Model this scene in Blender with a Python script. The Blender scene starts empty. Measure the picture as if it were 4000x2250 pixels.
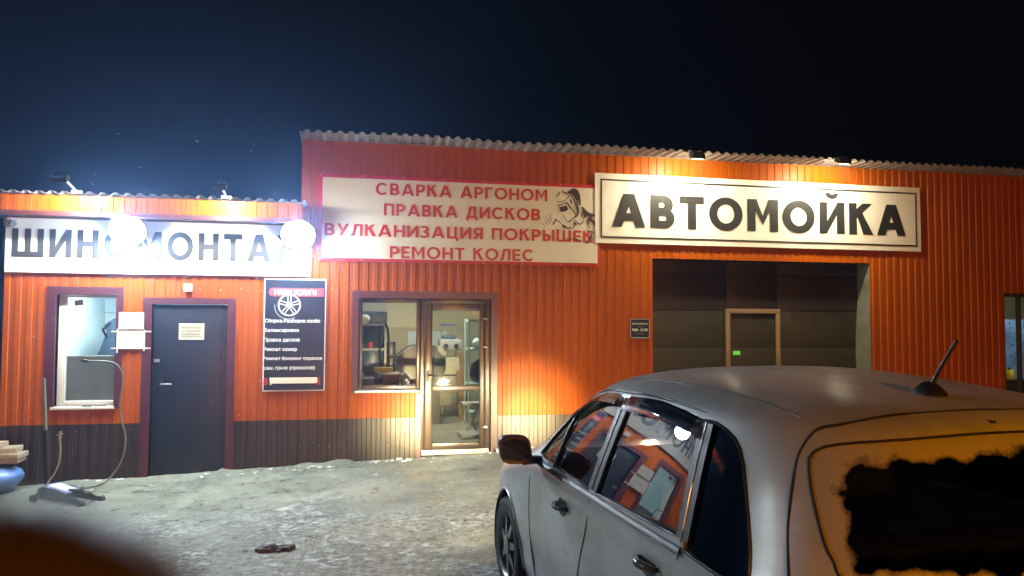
import bpy, bmesh, math, random
import numpy as np
from mathutils import Vector, Matrix
random.seed(7)
S = bpy.context.scene
C = S.collection
R = math.radians

# ------------------------------------------------------------------ camera
YAW, PIT, ROL, FPX, EYE = R(11.9643), R(2.6078), R(0.2543), 3004.0, 1.72
F_ = Vector((math.sin(YAW)*math.cos(PIT), math.cos(YAW)*math.cos(PIT), math.sin(PIT)))
r_ = Vector((math.cos(YAW), -math.sin(YAW), 0)); u_ = r_.cross(F_)
r2 = r_*math.cos(ROL)+u_*math.sin(ROL); u2 = -r_*math.sin(ROL)+u_*math.cos(ROL)
camd = bpy.data.cameras.new('camera'); cam = bpy.data.objects.new('camera', camd); C.objects.link(cam)
camd.sensor_width = 36; camd.lens = FPX/4000*36; camd.clip_start = .004; camd.clip_end = 400
camd.dof.use_dof = True; camd.dof.focus_distance = 7.0; camd.dof.aperture_fstop = 13.0
M = Matrix((r2, u2, -F_)).transposed().to_4x4(); M.translation = Vector((0, 0, EYE)); cam.matrix_world = M
S.camera = cam

# ------------------------------------------------------------------ night sky, exposure
W = bpy.data.worlds.new('World'); S.world = W; W.use_nodes = True
wn = W.node_tree.nodes; wl = W.node_tree.links
bg = wn['Background']; bg.inputs[0].default_value = (.60, .62, .80, 1); bg.inputs[1].default_value = .0022
S.view_settings.view_transform = 'Standard'; S.view_settings.look = 'None'
S.view_settings.exposure = 0; S.view_settings.gamma = 1; S.view_settings.use_curve_mapping = False
S.cycles.use_denoising = True
S.cycles.max_bounces = 7; S.cycles.diffuse_bounces = 3; S.cycles.glossy_bounces = 4
S.cycles.transparent_max_bounces = 10; S.cycles.volume_bounces = 0; S.cycles.transmission_bounces = 4
S.cycles.sample_clamp_indirect = 4.0

# ------------------------------------------------------------------ helpers
def ray(x, y):
    return F_ + r2*((x-2000)/FPX) - u2*((y-1125)/FPX)
def wp(x, y, Y):                      # a point of the photograph on the upright plane Y -> (X, Z)
    d = ray(x, y); s = Y/d.y
    return d.x*s, EYE+d.z*s
def link(name, me, mat=None, parent=None):
    o = bpy.data.objects.new(name, me); C.objects.link(o)
    if mat is not None:
        for m in (mat if isinstance(mat, (list, tuple)) else [mat]): me.materials.append(m)
    if parent is not None: o.parent = parent
    return o
def tag(o, label=None, cat=None, group=None, kind=None):
    if label: o['label'] = label
    if cat: o['category'] = cat
    if group: o['group'] = group
    if kind: o['kind'] = kind
    return o
def thing(name, label, cat, loc=(0, 0, 0), group=None, rz=0):
    o = bpy.data.objects.new(name, None); o.location = loc; o.rotation_euler = (0, 0, rz)
    o.empty_display_size = .1; C.objects.link(o)
    return tag(o, label, cat, group)
def copy_tree(o, parent=None):
    c = o.copy(); C.objects.link(c)
    if parent is not None: c.parent = parent
    for ch in list(o.children): copy_tree(ch, c)
    return c

class MB:
    def __init__(s): s.v = []; s.f = []; s.mi = []; s.uv = None
    def add(s, vs, fs, mi=0):
        b = len(s.v); s.v += [tuple(p) for p in vs]; s.f += [tuple(b+i for i in f) for f in fs]; s.mi += [mi]*len(fs)
        return s
    def box(s, x0, x1, y0, y1, z0, z1, mi=0, rot=None, c=None):
        vs = [Vector((x, y, z)) for x in (x0, x1) for y in (y0, y1) for z in (z0, z1)]
        if rot is not None:
            c = Vector(c) if c is not None else Vector(((x0+x1)/2, (y0+y1)/2, (z0+z1)/2))
            vs = [c+rot @ (v-c) for v in vs]
        return s.add(vs, [(0, 1, 3, 2), (4, 6, 7, 5), (0, 4, 5, 1), (2, 3, 7, 6), (0, 2, 6, 4), (1, 5, 7, 3)], mi)
    def bbox(s, x0, x1, y0, y1, z0, z1, bv=.005, mi=0, rot=None):      # box with chamfered vertical-to-view edges
        bm = bmesh.new(); bmesh.ops.create_cube(bm, size=1)
        for v in bm.verts: v.co = Vector(((x0+x1)/2+v.co.x*(x1-x0), (y0+y1)/2+v.co.y*(y1-y0), (z0+z1)/2+v.co.z*(z1-z0)))
        bmesh.ops.bevel(bm, geom=bm.edges[:], offset=bv, segments=2, affect='EDGES', profile=.6)
        c = Vector(((x0+x1)/2, (y0+y1)/2, (z0+z1)/2))
        bm.verts.index_update()
        vs = [v.co.copy() if rot is None else c+rot @ (v.co-c) for v in bm.verts]
        s.add(vs, [[v.index for v in f.verts] for f in bm.faces], mi); bm.free(); return s
    def quad(s, x0, x1, Y, z0, z1): return s.add([(x0, Y, z0), (x1, Y, z0), (x1, Y, z1), (x0, Y, z1)], [(0, 1, 2, 3)])
    def prism(s, pts, y0, y1, mi=0):   # polygon in XZ, extruded along Y, y0 towards the viewer
        n = len(pts)
        a = sum(pts[i][0]*pts[(i+1) % n][1]-pts[(i+1) % n][0]*pts[i][1] for i in range(n))
        if a < 0: pts = pts[::-1]
        vs = [(x, y0, z) for x, z in pts]+[(x, y1, z) for x, z in pts]
        fs = [tuple(range(n)), tuple(range(2*n-1, n-1, -1))]+[(i, i+n, (i+1) % n+n, (i+1) % n) for i in range(n)]
        return s.add(vs, fs, mi)
    def tube(s, pts, r, n=8, mi=0, caps=True, closed=False):
        pts = [Vector(p) for p in pts]; m = len(pts); rs = r if isinstance(r, (list, tuple)) else [r]*m
        vs = []; prev = None
        for i, p in enumerate(pts):
            if closed: t = pts[(i+1) % m]-pts[i-1]
            else: t = pts[min(i+1, m-1)]-pts[max(i-1, 0)]
            t.normalize()
            if prev is None: a = t.orthogonal().normalized()
            else:
                a = prev-t*prev.dot(t)
                a = a.normalized() if a.length > 1e-6 else t.orthogonal().normalized()
            prev = a; b = t.cross(a)
            vs += [p+(a*math.cos(2*math.pi*k/n)+b*math.sin(2*math.pi*k/n))*rs[i] for k in range(n)]
        fs = []
        for i in range(m if closed else m-1):
            j = (i+1) % m
            for k in range(n): fs.append((i*n+k, i*n+(k+1) % n, j*n+(k+1) % n, j*n+k))
        if caps and not closed: fs += [tuple(range(n-1, -1, -1)), tuple((m-1)*n+k for k in range(n))]
        return s.add(vs, fs, mi)
    def lathe(s, prof, c, ax='z', n=24, mi=0, rot=None, caps=True):      # prof: (radius, height)
        vs = []
        for rr, h in prof:
            for k in range(n):
                a = 2*math.pi*k/n
                p = Vector((rr*math.cos(a), rr*math.sin(a), h))
                if ax == 'y': p = Vector((p.x, p.z, -p.y))
                if ax == 'x': p = Vector((p.z, p.x, p.y))
                if rot is not None: p = rot @ p
                vs.append(Vector(c)+p)
        fs = []
        for i in range(len(prof)-1):
            for k in range(n): fs.append((i*n+k, i*n+(k+1) % n, (i+1)*n+(k+1) % n, (i+1)*n+k))
        if caps: fs += [tuple(range(n-1, -1, -1)), tuple((len(prof)-1)*n+k for k in range(n))]
        return s.add(vs, fs, mi)
    def grid(s, P, mi=0):               # rows of points
        b = len(s.v); nr, nc = len(P), len(P[0])
        s.v += [tuple(p) for row in P for p in row]
        for i in range(nr-1):
            for j in range(nc-1):
                s.f.append((b+i*nc+j, b+i*nc+j+1, b+(i+1)*nc+j+1, b+(i+1)*nc+j)); s.mi.append(mi)
        return s
    def build(s, name, mat, parent=None, smooth=None, origin=None):
        me = bpy.data.meshes.new(name)
        o3 = Vector((0, 0, 0))
        q = parent; loc_ = False
        while q is not None:
            loc_ = loc_ or bool(q.get('_local')); o3 = o3+Vector(q.location); q = q.parent
        if loc_: o3 = Vector((0, 0, 0))
        if origin is not None: o3 = Vector(origin)
        me.from_pydata([tuple(Vector(v)-o3) for v in s.v], [], s.f)
        for p, m in zip(me.polygons, s.mi): p.material_index = m
        bm = bmesh.new(); bm.from_mesh(me); bmesh.ops.recalc_face_normals(bm, faces=bm.faces)
        if len(bm.faces) == 1 and bm.faces[:][0].normal.y > 0: bmesh.ops.reverse_faces(bm, faces=bm.faces[:])
        bm.to_mesh(me); bm.free()
        if smooth is not None:
            for p in me.polygons: p.use_smooth = True
            me.set_sharp_from_angle(angle=R(smooth))
        o = link(name, me, mat, parent)
        if origin is not None and parent is None: o.location = origin
        return o

# ------------------------------------------------------------------ materials
def mat(name, col, rough=.6, metal=0, bump=0, bscale=40, var=0, vscale=5, spec=None, coat=0, dirt=None, dscale=3, dlo=.5, dhi=.7, rvar=0, stretch=None):
    m = bpy.data.materials.new(name); m.use_nodes = True
    N = m.node_tree.nodes; L = m.node_tree.links; b = N['Principled BSDF']
    b.inputs['Base Color'].default_value = (*col, 1); b.inputs['Roughness'].default_value = rough
    b.inputs['Metallic'].default_value = metal
    if spec is not None: b.inputs['Specular IOR Level'].default_value = spec
    if coat: b.inputs['Coat Weight'].default_value = coat; b.inputs['Coat Roughness'].default_value = .08
    tc = N.new('ShaderNodeTexCoord'); vec = tc.outputs['Object']
    if stretch:
        mp = N.new('ShaderNodeMapping'); mp.inputs['Scale'].default_value = stretch
        L.new(vec, mp.inputs[0]); vec = mp.outputs[0]
    cur = None
    if var:
        n = N.new('ShaderNodeTexNoise'); n.inputs['Scale'].default_value = vscale; n.inputs['Detail'].default_value = 6
        L.new(vec, n.inputs['Vector'])
        rp = N.new('ShaderNodeValToRGB'); rp.color_ramp.elements[0].position = .3; rp.color_ramp.elements[1].position = .7
        rp.color_ramp.elements[0].color = (*[c*(1-var) for c in col], 1); rp.color_ramp.elements[1].color = (*[min(1, c*(1+var)) for c in col], 1)
        L.new(n.outputs['Fac'], rp.inputs[0]); cur = rp.outputs[0]; L.new(cur, b.inputs['Base Color'])
        if rvar:
            mr = N.new('ShaderNodeMapRange'); mr.inputs['To Min'].default_value = max(.03, rough-rvar); mr.inputs['To Max'].default_value = rough+rvar
            L.new(n.outputs['Fac'], mr.inputs[0]); L.new(mr.outputs[0], b.inputs['Roughness'])
    if dirt:
        n = N.new('ShaderNodeTexNoise'); n.inputs['Scale'].default_value = dscale; n.inputs['Detail'].default_value = 8; n.inputs['Roughness'].default_value = .7
        L.new(vec, n.inputs['Vector'])
        rp = N.new('ShaderNodeValToRGB'); rp.color_ramp.elements[0].position = dlo; rp.color_ramp.elements[1].position = dhi
        L.new(n.outputs['Fac'], rp.inputs[0])
        mx = N.new('ShaderNodeMix'); mx.data_type = 'RGBA'
        L.new(rp.outputs[0], mx.inputs['Factor'])
        if cur: L.new(cur, mx.inputs[6])
        else: mx.inputs[6].default_value = (*col, 1)
        mx.inputs[7].default_value = (*dirt, 1); L.new(mx.outputs[2], b.inputs['Base Color'])
    if bump:
        n = N.new('ShaderNodeTexNoise'); n.inputs['Scale'].default_value = bscale; n.inputs['Detail'].default_value = 5
        L.new(vec, n.inputs['Vector'])
        bp = N.new('ShaderNodeBump'); bp.inputs['Strength'].default_value = bump; bp.inputs['Distance'].default_value = .01
        L.new(n.outputs['Fac'], bp.inputs['Height']); L.new(bp.outputs[0], b.inputs['Normal'])
    return m
def emis(name, col, st):
    m = bpy.data.materials.new(name); m.use_nodes = True; N = m.node_tree.nodes; N.clear()
    e = N.new('ShaderNodeEmission'); e.inputs[0].default_value = (*col, 1); e.inputs[1].default_value = st
    o = N.new('ShaderNodeOutputMaterial'); m.node_tree.links.new(e.outputs[0], o.inputs[0])
    return m
def glass(name, tint=(1, 1, 1), ior=1.5, rough=.0, refl=1.0, floor=.0, bump=0, bscale=2):
    m = bpy.data.materials.new(name); m.use_nodes = True; N = m.node_tree.nodes; N.clear(); L = m.node_tree.links
    t = N.new('ShaderNodeBsdfTransparent'); t.inputs[0].default_value = (*tint, 1)
    g = N.new('ShaderNodeBsdfGlossy'); g.inputs['Roughness'].default_value = rough; g.inputs[0].default_value = (1, 1, 1, 1)
    fr = N.new('ShaderNodeFresnel'); fr.inputs[0].default_value = ior
    mu = N.new('ShaderNodeMath'); mu.operation = 'MULTIPLY_ADD'; mu.inputs[1].default_value = refl; mu.inputs[2].default_value = floor; mu.use_clamp = True
    L.new(fr.outputs[0], mu.inputs[0])
    mx = N.new('ShaderNodeMixShader'); L.new(mu.outputs[0], mx.inputs[0]); L.new(t.outputs[0], mx.inputs[1]); L.new(g.outputs[0], mx.inputs[2])
    if bump:
        tc = N.new('ShaderNodeTexCoord')
        n = N.new('ShaderNodeTexNoise'); n.inputs['Scale'].default_value = bscale
        L.new(tc.outputs['Object'], n.inputs['Vector'])
        bp = N.new('ShaderNodeBump'); bp.inputs['Strength'].default_value = bump; bp.inputs['Distance'].default_value = .01
        L.new(n.outputs['Fac'], bp.inputs['Height']); L.new(bp.outputs[0], g.inputs['Normal'])
    o = N.new('ShaderNodeOutputMaterial'); L.new(mx.outputs[0], o.inputs[0])
    return m

ORANGE = mat('orange_painted_steel', (.335, .069, .0001), .40, bump=.06, bscale=6, var=.10, vscale=2.5, rvar=.10, dirt=(.19, .042, .002), dscale=2.2, dlo=.60, dhi=.95, stretch=(1, 1, .35), spec=.12)
BROWN = mat('brown_painted_steel', (.028, .019, .014), .42, bump=.06, bscale=6, var=.25, vscale=3, dirt=(.045, .038, .028), dscale=3.5, dlo=.52, dhi=.85, stretch=(1, 1, .5))
WINE = mat('wine_red_trim', (.070, .018, .024), .38, var=.15, vscale=4, dirt=(.10, .06, .06), dscale=5, dlo=.6, dhi=.9)
GALV = mat('galvanised_roof_sheet', (.36, .34, .31), .55, metal=.35, bump=.1, bscale=15, var=.22, vscale=6, dirt=(.16, .13, .10), dscale=5, dlo=.5, dhi=.8)
SIGNW = mat('white_banner_vinyl', (.66, .63, .56), .42, bump=.25, bscale=1.6, var=.05, vscale=2, dirt=(.50, .47, .36), dscale=1.4, dlo=.5, dhi=.85)
SIGNB = mat('white_sign_panel', (.70, .70, .66), .38, var=.03, vscale=2, dirt=(.55, .54, .46), dscale=2.5, dlo=.55, dhi=.9)
SIGNC = mat('cream_banner_vinyl', (.64, .60, .49), .5, bump=.55, bscale=1.3, var=.05, vscale=2.2, dirt=(.46, .41, .30), dscale=1.8, dlo=.5, dhi=.9)
BLACKL = mat('black_letter_vinyl', (.022, .021, .020), .38)
GREYL = mat('dark_grey_letter_vinyl', (.045, .047, .050), .38)
REDL = mat('red_letter_print', (.48, .030, .030), .45)
REDB = mat('red_banner_edge', (.50, .022, .024), .45, var=.1, vscale=3)
NAVY = mat('black_banner_print', (.012, .015, .026), .38, var=.2, vscale=3)
WPRINT = mat('white_print', (.72, .72, .70), .5)
GPRINT = mat('grey_print', (.30, .31, .33), .5)
PALEP = mat('faded_print', (.36, .36, .35), .6)
NOTICE = mat('paper_sheet', (.55, .54, .50), .55, var=.05, vscale=6)
TAPE = mat('sticky_tape', (.66, .63, .52), .3)
INK = mat('printed_ink', (.07, .07, .08), .5)
PLATE = mat('cream_door_plate', (.40, .38, .28), .4, var=.05)
DOORM = mat('dark_blue_steel_door', (.010, .012, .019), .42, bump=.12, bscale=3, var=.2, vscale=4, dirt=(.085, .085, .085), dscale=3.2, dlo=.60, dhi=.82)
PVCW = mat('white_pvc', (.66, .66, .62), .3, var=.04)
PVCB = mat('brown_pvc', (.055, .034, .022), .28, var=.15, vscale=8)
STEEL = mat('bare_steel', (.45, .45, .44), .35, metal=.8, var=.15, vscale=10)
BLK = mat('black_plastic', (.018, .018, .019), .4)
JBLK = mat('jack_black_paint', (.014, .014, .016), .75)
RUB = mat('black_rubber', (.022, .022, .022), .75, bump=.2, bscale=60)
CONC = mat('rough_plaster', (.12, .115, .075), .9, bump=.8, bscale=14, var=.25, vscale=6)
GATEM = mat('dark_gate_panel', (.012, .009, .007), .5, var=.15, vscale=3, bump=.08, bscale=40, dirt=(.026, .026, .016), dscale=1.6, dlo=.44, dhi=.62, stretch=(.8, 1, 1.6))
def gate_paint():
    N = GATEM.node_tree.nodes; L = GATEM.node_tree.links; b = N['Principled BSDF']
    tc = N.new('ShaderNodeTexCoord'); sx_ = N.new('ShaderNodeSeparateXYZ'); L.new(tc.outputs['Object'], sx_.inputs[0])
    n = N.new('ShaderNodeTexNoise'); n.inputs['Scale'].default_value = 3.2; n.inputs['Detail'].default_value = 7; L.new(tc.outputs['Object'], n.inputs['Vector'])
    a = N.new('ShaderNodeMath'); a.operation = 'MULTIPLY_ADD'; a.inputs[1].default_value = .75; L.new(n.outputs['Fac'], a.inputs[0]); L.new(sx_.outputs['Z'], a.inputs[2])
    mr = N.new('ShaderNodeMapRange'); mr.inputs['From Min'].default_value = 2.12; mr.inputs['From Max'].default_value = 2.30; mr.inputs['To Min'].default_value = 1; mr.inputs['To Max'].default_value = 0; L.new(a.outputs[0], mr.inputs[0])
    mx = N.new('ShaderNodeMix'); mx.data_type = 'RGBA'; L.new(mr.outputs[0], mx.inputs['Factor']); mx.inputs[6].default_value = (.016, .009, .006, 1); mx.inputs[7].default_value = (.030, .026, .013, 1)
    L.new(mx.outputs[2], b.inputs['Base Color'])
gate_paint()
GATEF = mat('pale_wood_frame', (.22, .14, .08), .5, var=.2, vscale=9, dirt=(.20, .17, .12), dscale=8, dlo=.5, dhi=.8)
SNOW = mat('dirty_snow', (.62, .64, .66), .6, bump=.9, bscale=28, var=.15, vscale=14, dirt=(.33, .32, .26), dscale=9, dlo=.5, dhi=.75)
WOOD = mat('weathered_wood', (.36, .30, .21), .7, bump=.4, bscale=30, var=.25, vscale=12)
BLUEP = mat('blue_plastic_sheet', (.10, .20, .48), .35, bump=.7, bscale=9, var=.25, vscale=8)
ROOMC = mat('cream_painted_wall', (.50, .47, .31), .7, var=.06, vscale=2)
ROOMB = mat('pale_blue_wall', (.62, .74, .76), .7, var=.04, vscale=2)
FLOORM = mat('workshop_floor', (.24, .22, .17), .6, var=.25, vscale=4)
DARKM = mat('dark_machine_paint', (.022, .015, .013), .4, var=.3, vscale=8)
BLUEG = mat('blue_grey_plastic', (.07, .11, .16), .4, var=.3, vscale=10)
GREENY = mat('hose_rubber', (.09, .11, .09), .45)
GLASSW = glass('window_glass', (.93, .96, .95), 1.45, 0, .6, .0)
GLASSD = glass('dirty_door_glass', (.90, .90, .84), 1.45, .03, .8, .0, bump=.02, bscale=5)

# ------------------------------------------------------------------ ground
def sstep(a, b, x):
    t = max(0, min(1, (x-a)/(b-a))); return t*t*(3-2*t)
from mathutils import noise as mn
def gz(x, y):
    s = sstep(3.5, 9.0, y)
    h = s*.0395*max(-4.5, min(3.5, x+1.2))
    h += .012*mn.noise(Vector((x*.9, y*.9, 3)))
    return h
def ground_material():
    m = bpy.data.materials.new('icy_trodden_snow'); m.use_nodes = True; N = m.node_tree.nodes; L = m.node_tree.links; b = N['Principled BSDF']
    tc = N.new('ShaderNodeTexCoord')
    def noise(sc, det, ro=.6, vec=None, dist=0):
        n = N.new('ShaderNodeTexNoise'); n.inputs['Scale'].default_value = sc; n.inputs['Detail'].default_value = det; n.inputs['Roughness'].default_value = ro
        n.inputs['Distortion'].default_value = dist
        L.new(vec or tc.outputs['Object'], n.inputs['Vector']); return n.outputs['Fac']
    def ramp(fac, a, b_, c0=(0, 0, 0, 1), c1=(1, 1, 1, 1)):
        rp = N.new('ShaderNodeValToRGB'); rp.color_ramp.elements[0].position = a; rp.color_ramp.elements[1].position = b_
        rp.color_ramp.elements[0].color = c0; rp.color_ramp.elements[1].color = c1; L.new(fac, rp.inputs[0]); return rp.outputs[0]
    def math_(op, a, b_):
        n = N.new('ShaderNodeMath'); n.operation = op
        for i, q in enumerate((a, b_)):
            if isinstance(q, (int, float)): n.inputs[i].default_value = q
            else: L.new(q, n.inputs[i])
        return n.outputs[0]
    def mix(fac, a, b_):
        mx = N.new('ShaderNodeMix'); mx.data_type = 'RGBA'; L.new(fac, mx.inputs['Factor'])
        for i, q in ((6, a), (7, b_)):
            if isinstance(q, tuple): mx.inputs[i].default_value = q
            else: L.new(q, mx.inputs[i])
        return mx.outputs[2]
    base = ramp(noise(1.2, 8), .35, .68, (.105, .116, .090, 1), (.25, .262, .20, 1))
    speck = ramp(noise(26, 6, .75), .58, .70)
    base = mix(math_('MULTIPLY', speck, .35), base, (.12, .115, .085, 1))
    big = ramp(noise(.55, 3, .5, dist=.6), .38, .52)             # where frost collects
    fine = ramp(noise(17, 9, .72), .45, .53)                      # broken crust
    fine2 = ramp(noise(5.5, 8, .7), .40, .60)
    fr = math_('MULTIPLY', math_('MULTIPLY', big, fine), fine2)
    patches = ramp(noise(11, 10, .7), .60, .66)
    sy_ = N.new('ShaderNodeSeparateXYZ'); L.new(tc.outputs['Object'], sy_.inputs[0])
    wob = math_('ADD', sy_.outputs['Y'], math_('MULTIPLY', noise(1.1, 4), 2.2))
    yr = N.new('ShaderNodeMapRange'); yr.interpolation_type = 'SMOOTHSTEP'; yr.inputs['From Min'].default_value = 7.6; yr.inputs['From Max'].default_value = 8.9
    yr.inputs['To Min'].default_value = 1; yr.inputs['To Max'].default_value = .12; L.new(wob, yr.inputs[0])
    fr = math_('MULTIPLY', fr, yr.outputs[0])
    fr = math_('MAXIMUM', fr, math_('MULTIPLY', patches, .55))
    col = mix(math_('MULTIPLY', fr, .85), base, (.84, .90, .92, 1))
    dark = ramp(noise(3.1, 9, .7), .70, .74)
    col = mix(math_('MULTIPLY', dark, .7), col, (.05, .05, .04, 1))
    L.new(col, b.inputs['Base Color'])
    mr = N.new('ShaderNodeMapRange'); mr.inputs['To Min'].default_value = .26; mr.inputs['To Max'].default_value = .70
    L.new(fine2, mr.inputs[0]); L.new(mr.outputs[0], b.inputs['Roughness']); b.inputs['Specular IOR Level'].default_value = .45
    h = math_('ADD', math_('MULTIPLY', math_('MULTIPLY', noise(9, 8, .65), math_('ADD', math_('MULTIPLY', yr.outputs[0], .7), .3)), .8), math_('MULTIPLY', noise(45, 4, .6), .16))
    h = math_('ADD', h, math_('MULTIPLY', fr, .25))
    bp = N.new('ShaderNodeBump'); bp.inputs['Strength'].default_value = .9; bp.inputs['Distance'].default_value = .05
    L.new(h, bp.inputs['Height']); L.new(bp.outputs[0], b.inputs['Normal'])
    return m
GROUND = ground_material()
def spaced(a, b, lo, hi, fine, coarse):
    out = []; x = a
    while x < b:
        out.append(x)
        if lo <= x < hi: x += fine
        else: x += max(fine, min(coarse, .12*max(lo-x, x-hi)+fine))
    out.append(b); return out
xs = spaced(-80, 90, -4.5, 2.5, .045, 8); ys = spaced(-90, 9.62, 3.4, 9.6, .045, 8)
g = MB()
P = []
for y in ys:
    row = []
    for x in xs:
        z = gz(x, y)
        if -5 < x < 3 and 3 < y:
            k = min(1, (x+5)/.6, (3-x)/.5, (y-3)/.5)
            n1 = mn.noise(Vector((x*4.2, y*4.2, 0))); n2 = mn.noise(Vector((x*13, y*13, 5)))
            z += k*(.007*n1+.0045*n2)
            # snow swept up against the wall
            ridge = math.exp(-((9.48-y)/.10)**2)*max(0, mn.noise(Vector((x*3.1, 1.5, 9)))+.05)*.085
            if -2.6 < x < -1.45 or 1.0 < x < 1.85: ridge *= .15
            z += k*ridge
        row.append((x, y, z))
    P.append(row)
g.grid(P)
gr = g.build('ground', GROUND); tag(gr, kind='structure')
for p in gr.data.polygons: p.use_smooth = True

# ------------------------------------------------------------------ corrugated cladding
PITCH = .115
def cprof(x0, x1, ph=0):
    """break points of the trapezoid profile between x0 and x1: (x, 0 valley / 1 crest)"""
    B = [(0, 0), (.050, 0), (.057, 1), (.108, 1)]
    out = []
    k = math.floor((x0-ph)/PITCH)-1
    while True:
        for u, h in B:
            x = ph+k*PITCH+u
            out.append((x, h))
        if out[-1][0] > x1+PITCH: break
        k += 1
    res = []
    def at(x):
        for i in range(len(out)-1):
            a, b = out[i], out[i+1]
            if a[0] <= x <= b[0]: return a[1]+(b[1]-a[1])*(x-a[0])/max(1e-9, b[0]-a[0])
        return 0
    res.append((x0, at(x0))); res += [o for o in out if x0+1e-4 < o[0] < x1-1e-4]; res.append((x1, at(x1)))
    return res
def free_cells(x0, x1, z0, z1, ops):
    bx = sorted({x0, x1}|{q for o in ops for q in o[:2] if x0 < q < x1})
    cells = []
    for a, b in zip(bx, bx[1:]):
        m = (a+b)/2; bl = sorted([(o[2], o[3]) for o in ops if o[0] < m < o[1]])
        z = z0
        for lo, hi in bl:
            if lo > z: cells.append((a, b, z, min(lo, z1)))
            z = max(z, hi)
        if z < z1: cells.append((a, b, z, z1))
    return cells
def pieces(cells):
    groups = []
    for c in cells:
        hit = [g_ for g_ in groups if any((abs(c[0]-d[1]) < 1e-6 or abs(c[1]-d[0]) < 1e-6) and c[2] < d[3] and d[2] < c[3] for d in g_)]
        new = [c]
        for g_ in hit: new += g_; groups.remove(g_)
        groups.append(new)
    return groups
def clad(parent, x0, x1, z0, z1, ops, Y, m, depth=.010, name='cladding_sheet', width=1.15):
    x = x0; k = 0
    while x < x1-.02:
        xe = min(x+width, x1)
        if x1-xe < .15: xe = x1
        off = -.0022*(k % 2)
        for grp in pieces(free_cells(x, xe, z0, z1, ops)):
            mb = MB()
            for a, b, c, d in grp:
                pr = cprof(a, b)
                mb.grid([[(px, Y-depth*h+off, c) for px, h in pr], [(px, Y-depth*h+off, d) for px, h in pr]])
            mb.build(name, m, parent)
        x = xe; k += 1
def core(parent, x0, x1, z0, z1, ops, Y0, Y1, m, name='wall_core'):
    mb = MB()
    for a, b, c, d in free_cells(x0, x1, z0, z1, ops): mb.box(a, b, Y0, Y1, c, d)
    mb.build(name, m, parent)

WY = 9.5
XL = wp(17, 1061, WY)[0]; XC = wp(1184, 650, WY)[0]; XR = 14.0
ZR = wp(1800, 592, WY)[1]              # tall wall top
ZS = .565                              # top of the brown skirt
PY = 9.08                              # front of the parapet box on the low building
ZLT = wp(600, 775, PY)[1]; ZLB = wp(600, 838, PY)[1]
# openings, measured on the wall
wx0, wz1 = wp(222, 1150, WY); wx1, wz0 = wp(446, 1592, WY)
LWIN = (wx0, wx1, wz0, wz1)
dx0 = wp(592, 1300, WY)[0]; dx1 = wp(888, 1400, WY)[0]; dz1 = wp(740, 1188, WY)[1]
LDOOR = (dx0, dx1, -.6, dz1)
gx0 = wp(1398, 1300, WY)[0]; gx1 = wp(1918, 1300, WY)[0]; gz1 = wp(1650, 1166, WY)[1]; gzs = wp(1500, 1532, WY)[1]; gxm = wp(1640, 1500, WY)[0]
gzb = wp(1800, 1762, WY)[1]
GWIN = (gx0, gxm, gzs, gz1); GDOOR = (gxm, gx1, -.6, gz1)
tx0 = wp(2548, 1200, WY)[0]; tx1 = wp(3399, 1200, WY)[0]; tz1 = wp(2950, 1019, WY)[1]
GATE = (tx0, tx1, -.6, tz1)
rx0 = wp(3925, 1300, WY)[0]; rz1 = wp(3960, 1146, WY)[1]; rz0 = .35; rx1 = rx0+1.7
RWIN = (rx0, rx1, rz0, rz1)

lowb = thing('tyre_workshop_building', 'low orange ribbed steel workshop on the left with a dark brown foot', 'building', (XL, WY, 0))
tall = thing('car_wash_building', 'taller orange ribbed steel building with a wide dark gate', 'building', (XC, WY, 0))
EPS = .004
clad(lowb, XL, XC-EPS, ZS, ZLB+.06, [LWIN, LDOOR], WY, ORANGE)
clad(lowb, XL, XC-EPS, -.5, ZS-.002, [LDOOR], WY-.004, BROWN, name='skirt_sheet')
core(lowb, XL, XC-EPS, -.5, ZLT-.03, [LWIN, LDOOR], WY+.012, WY+.16, CONC)
# parapet box over the sign
clad(lowb, XL-.9, XC+.02, ZLB, ZLT, [], PY, ORANGE, name='parapet_sheet')
MB().box(XL-.9, XC+.02, PY+.012, WY+.005, ZLB-.012, ZLB+.02).build('soffit', mat('soffit_sheet', (.16, .14, .15), .5, var=.2), lowb)
MB().box(XL-.9, XC+.02, PY-.022, PY+.012, ZLB-.045, ZLB+.004).build('parapet_trim', WINE, lowb)
clad(tall, XC, XR, ZS, ZR+.05, [GWIN, GDOOR, GATE, RWIN], WY, ORANGE)
clad(tall, XC, tx0-.002, -.5, ZS-.002, [GDOOR], WY-.004, BROWN, name='skirt_sheet')
clad(tall, tx1, XR, -.5, ZS-.002, [RWIN], WY-.004, BROWN, name='skirt_sheet')
core(tall, XC, XR, -.5, ZR, [GWIN, GDOOR, GATE, RWIN], WY+.012, WY+.16, CONC)
MB().box(XC-.012, XC+.055, WY-.018, WY-.012, ZLT-.2, ZR+.04).build('corner_trim', ORANGE, tall)
# side and back walls so that the buildings are closed
MB().box(XL, XL+.15, WY+.16, 17.3, -.5, ZLT-.03).build('side_wall', ORANGE, lowb)
MB().box(XL, XC-EPS, 17.15, 17.3, -.5, ZLT-.04).build('back_wall', CONC, lowb)
MB().box(XC, XC+.15, WY+.16, 17.3, -.5, ZR).build('side_wall', ORANGE, tall)
MB().box(XR-.15, XR, WY+.16, 17.3, -.5, ZR).build('side_wall', ORANGE, tall)
MB().box(XC, XR, 17.15, 17.3, -.5, ZR-.02).build('back_wall', CONC, tall)
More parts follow.
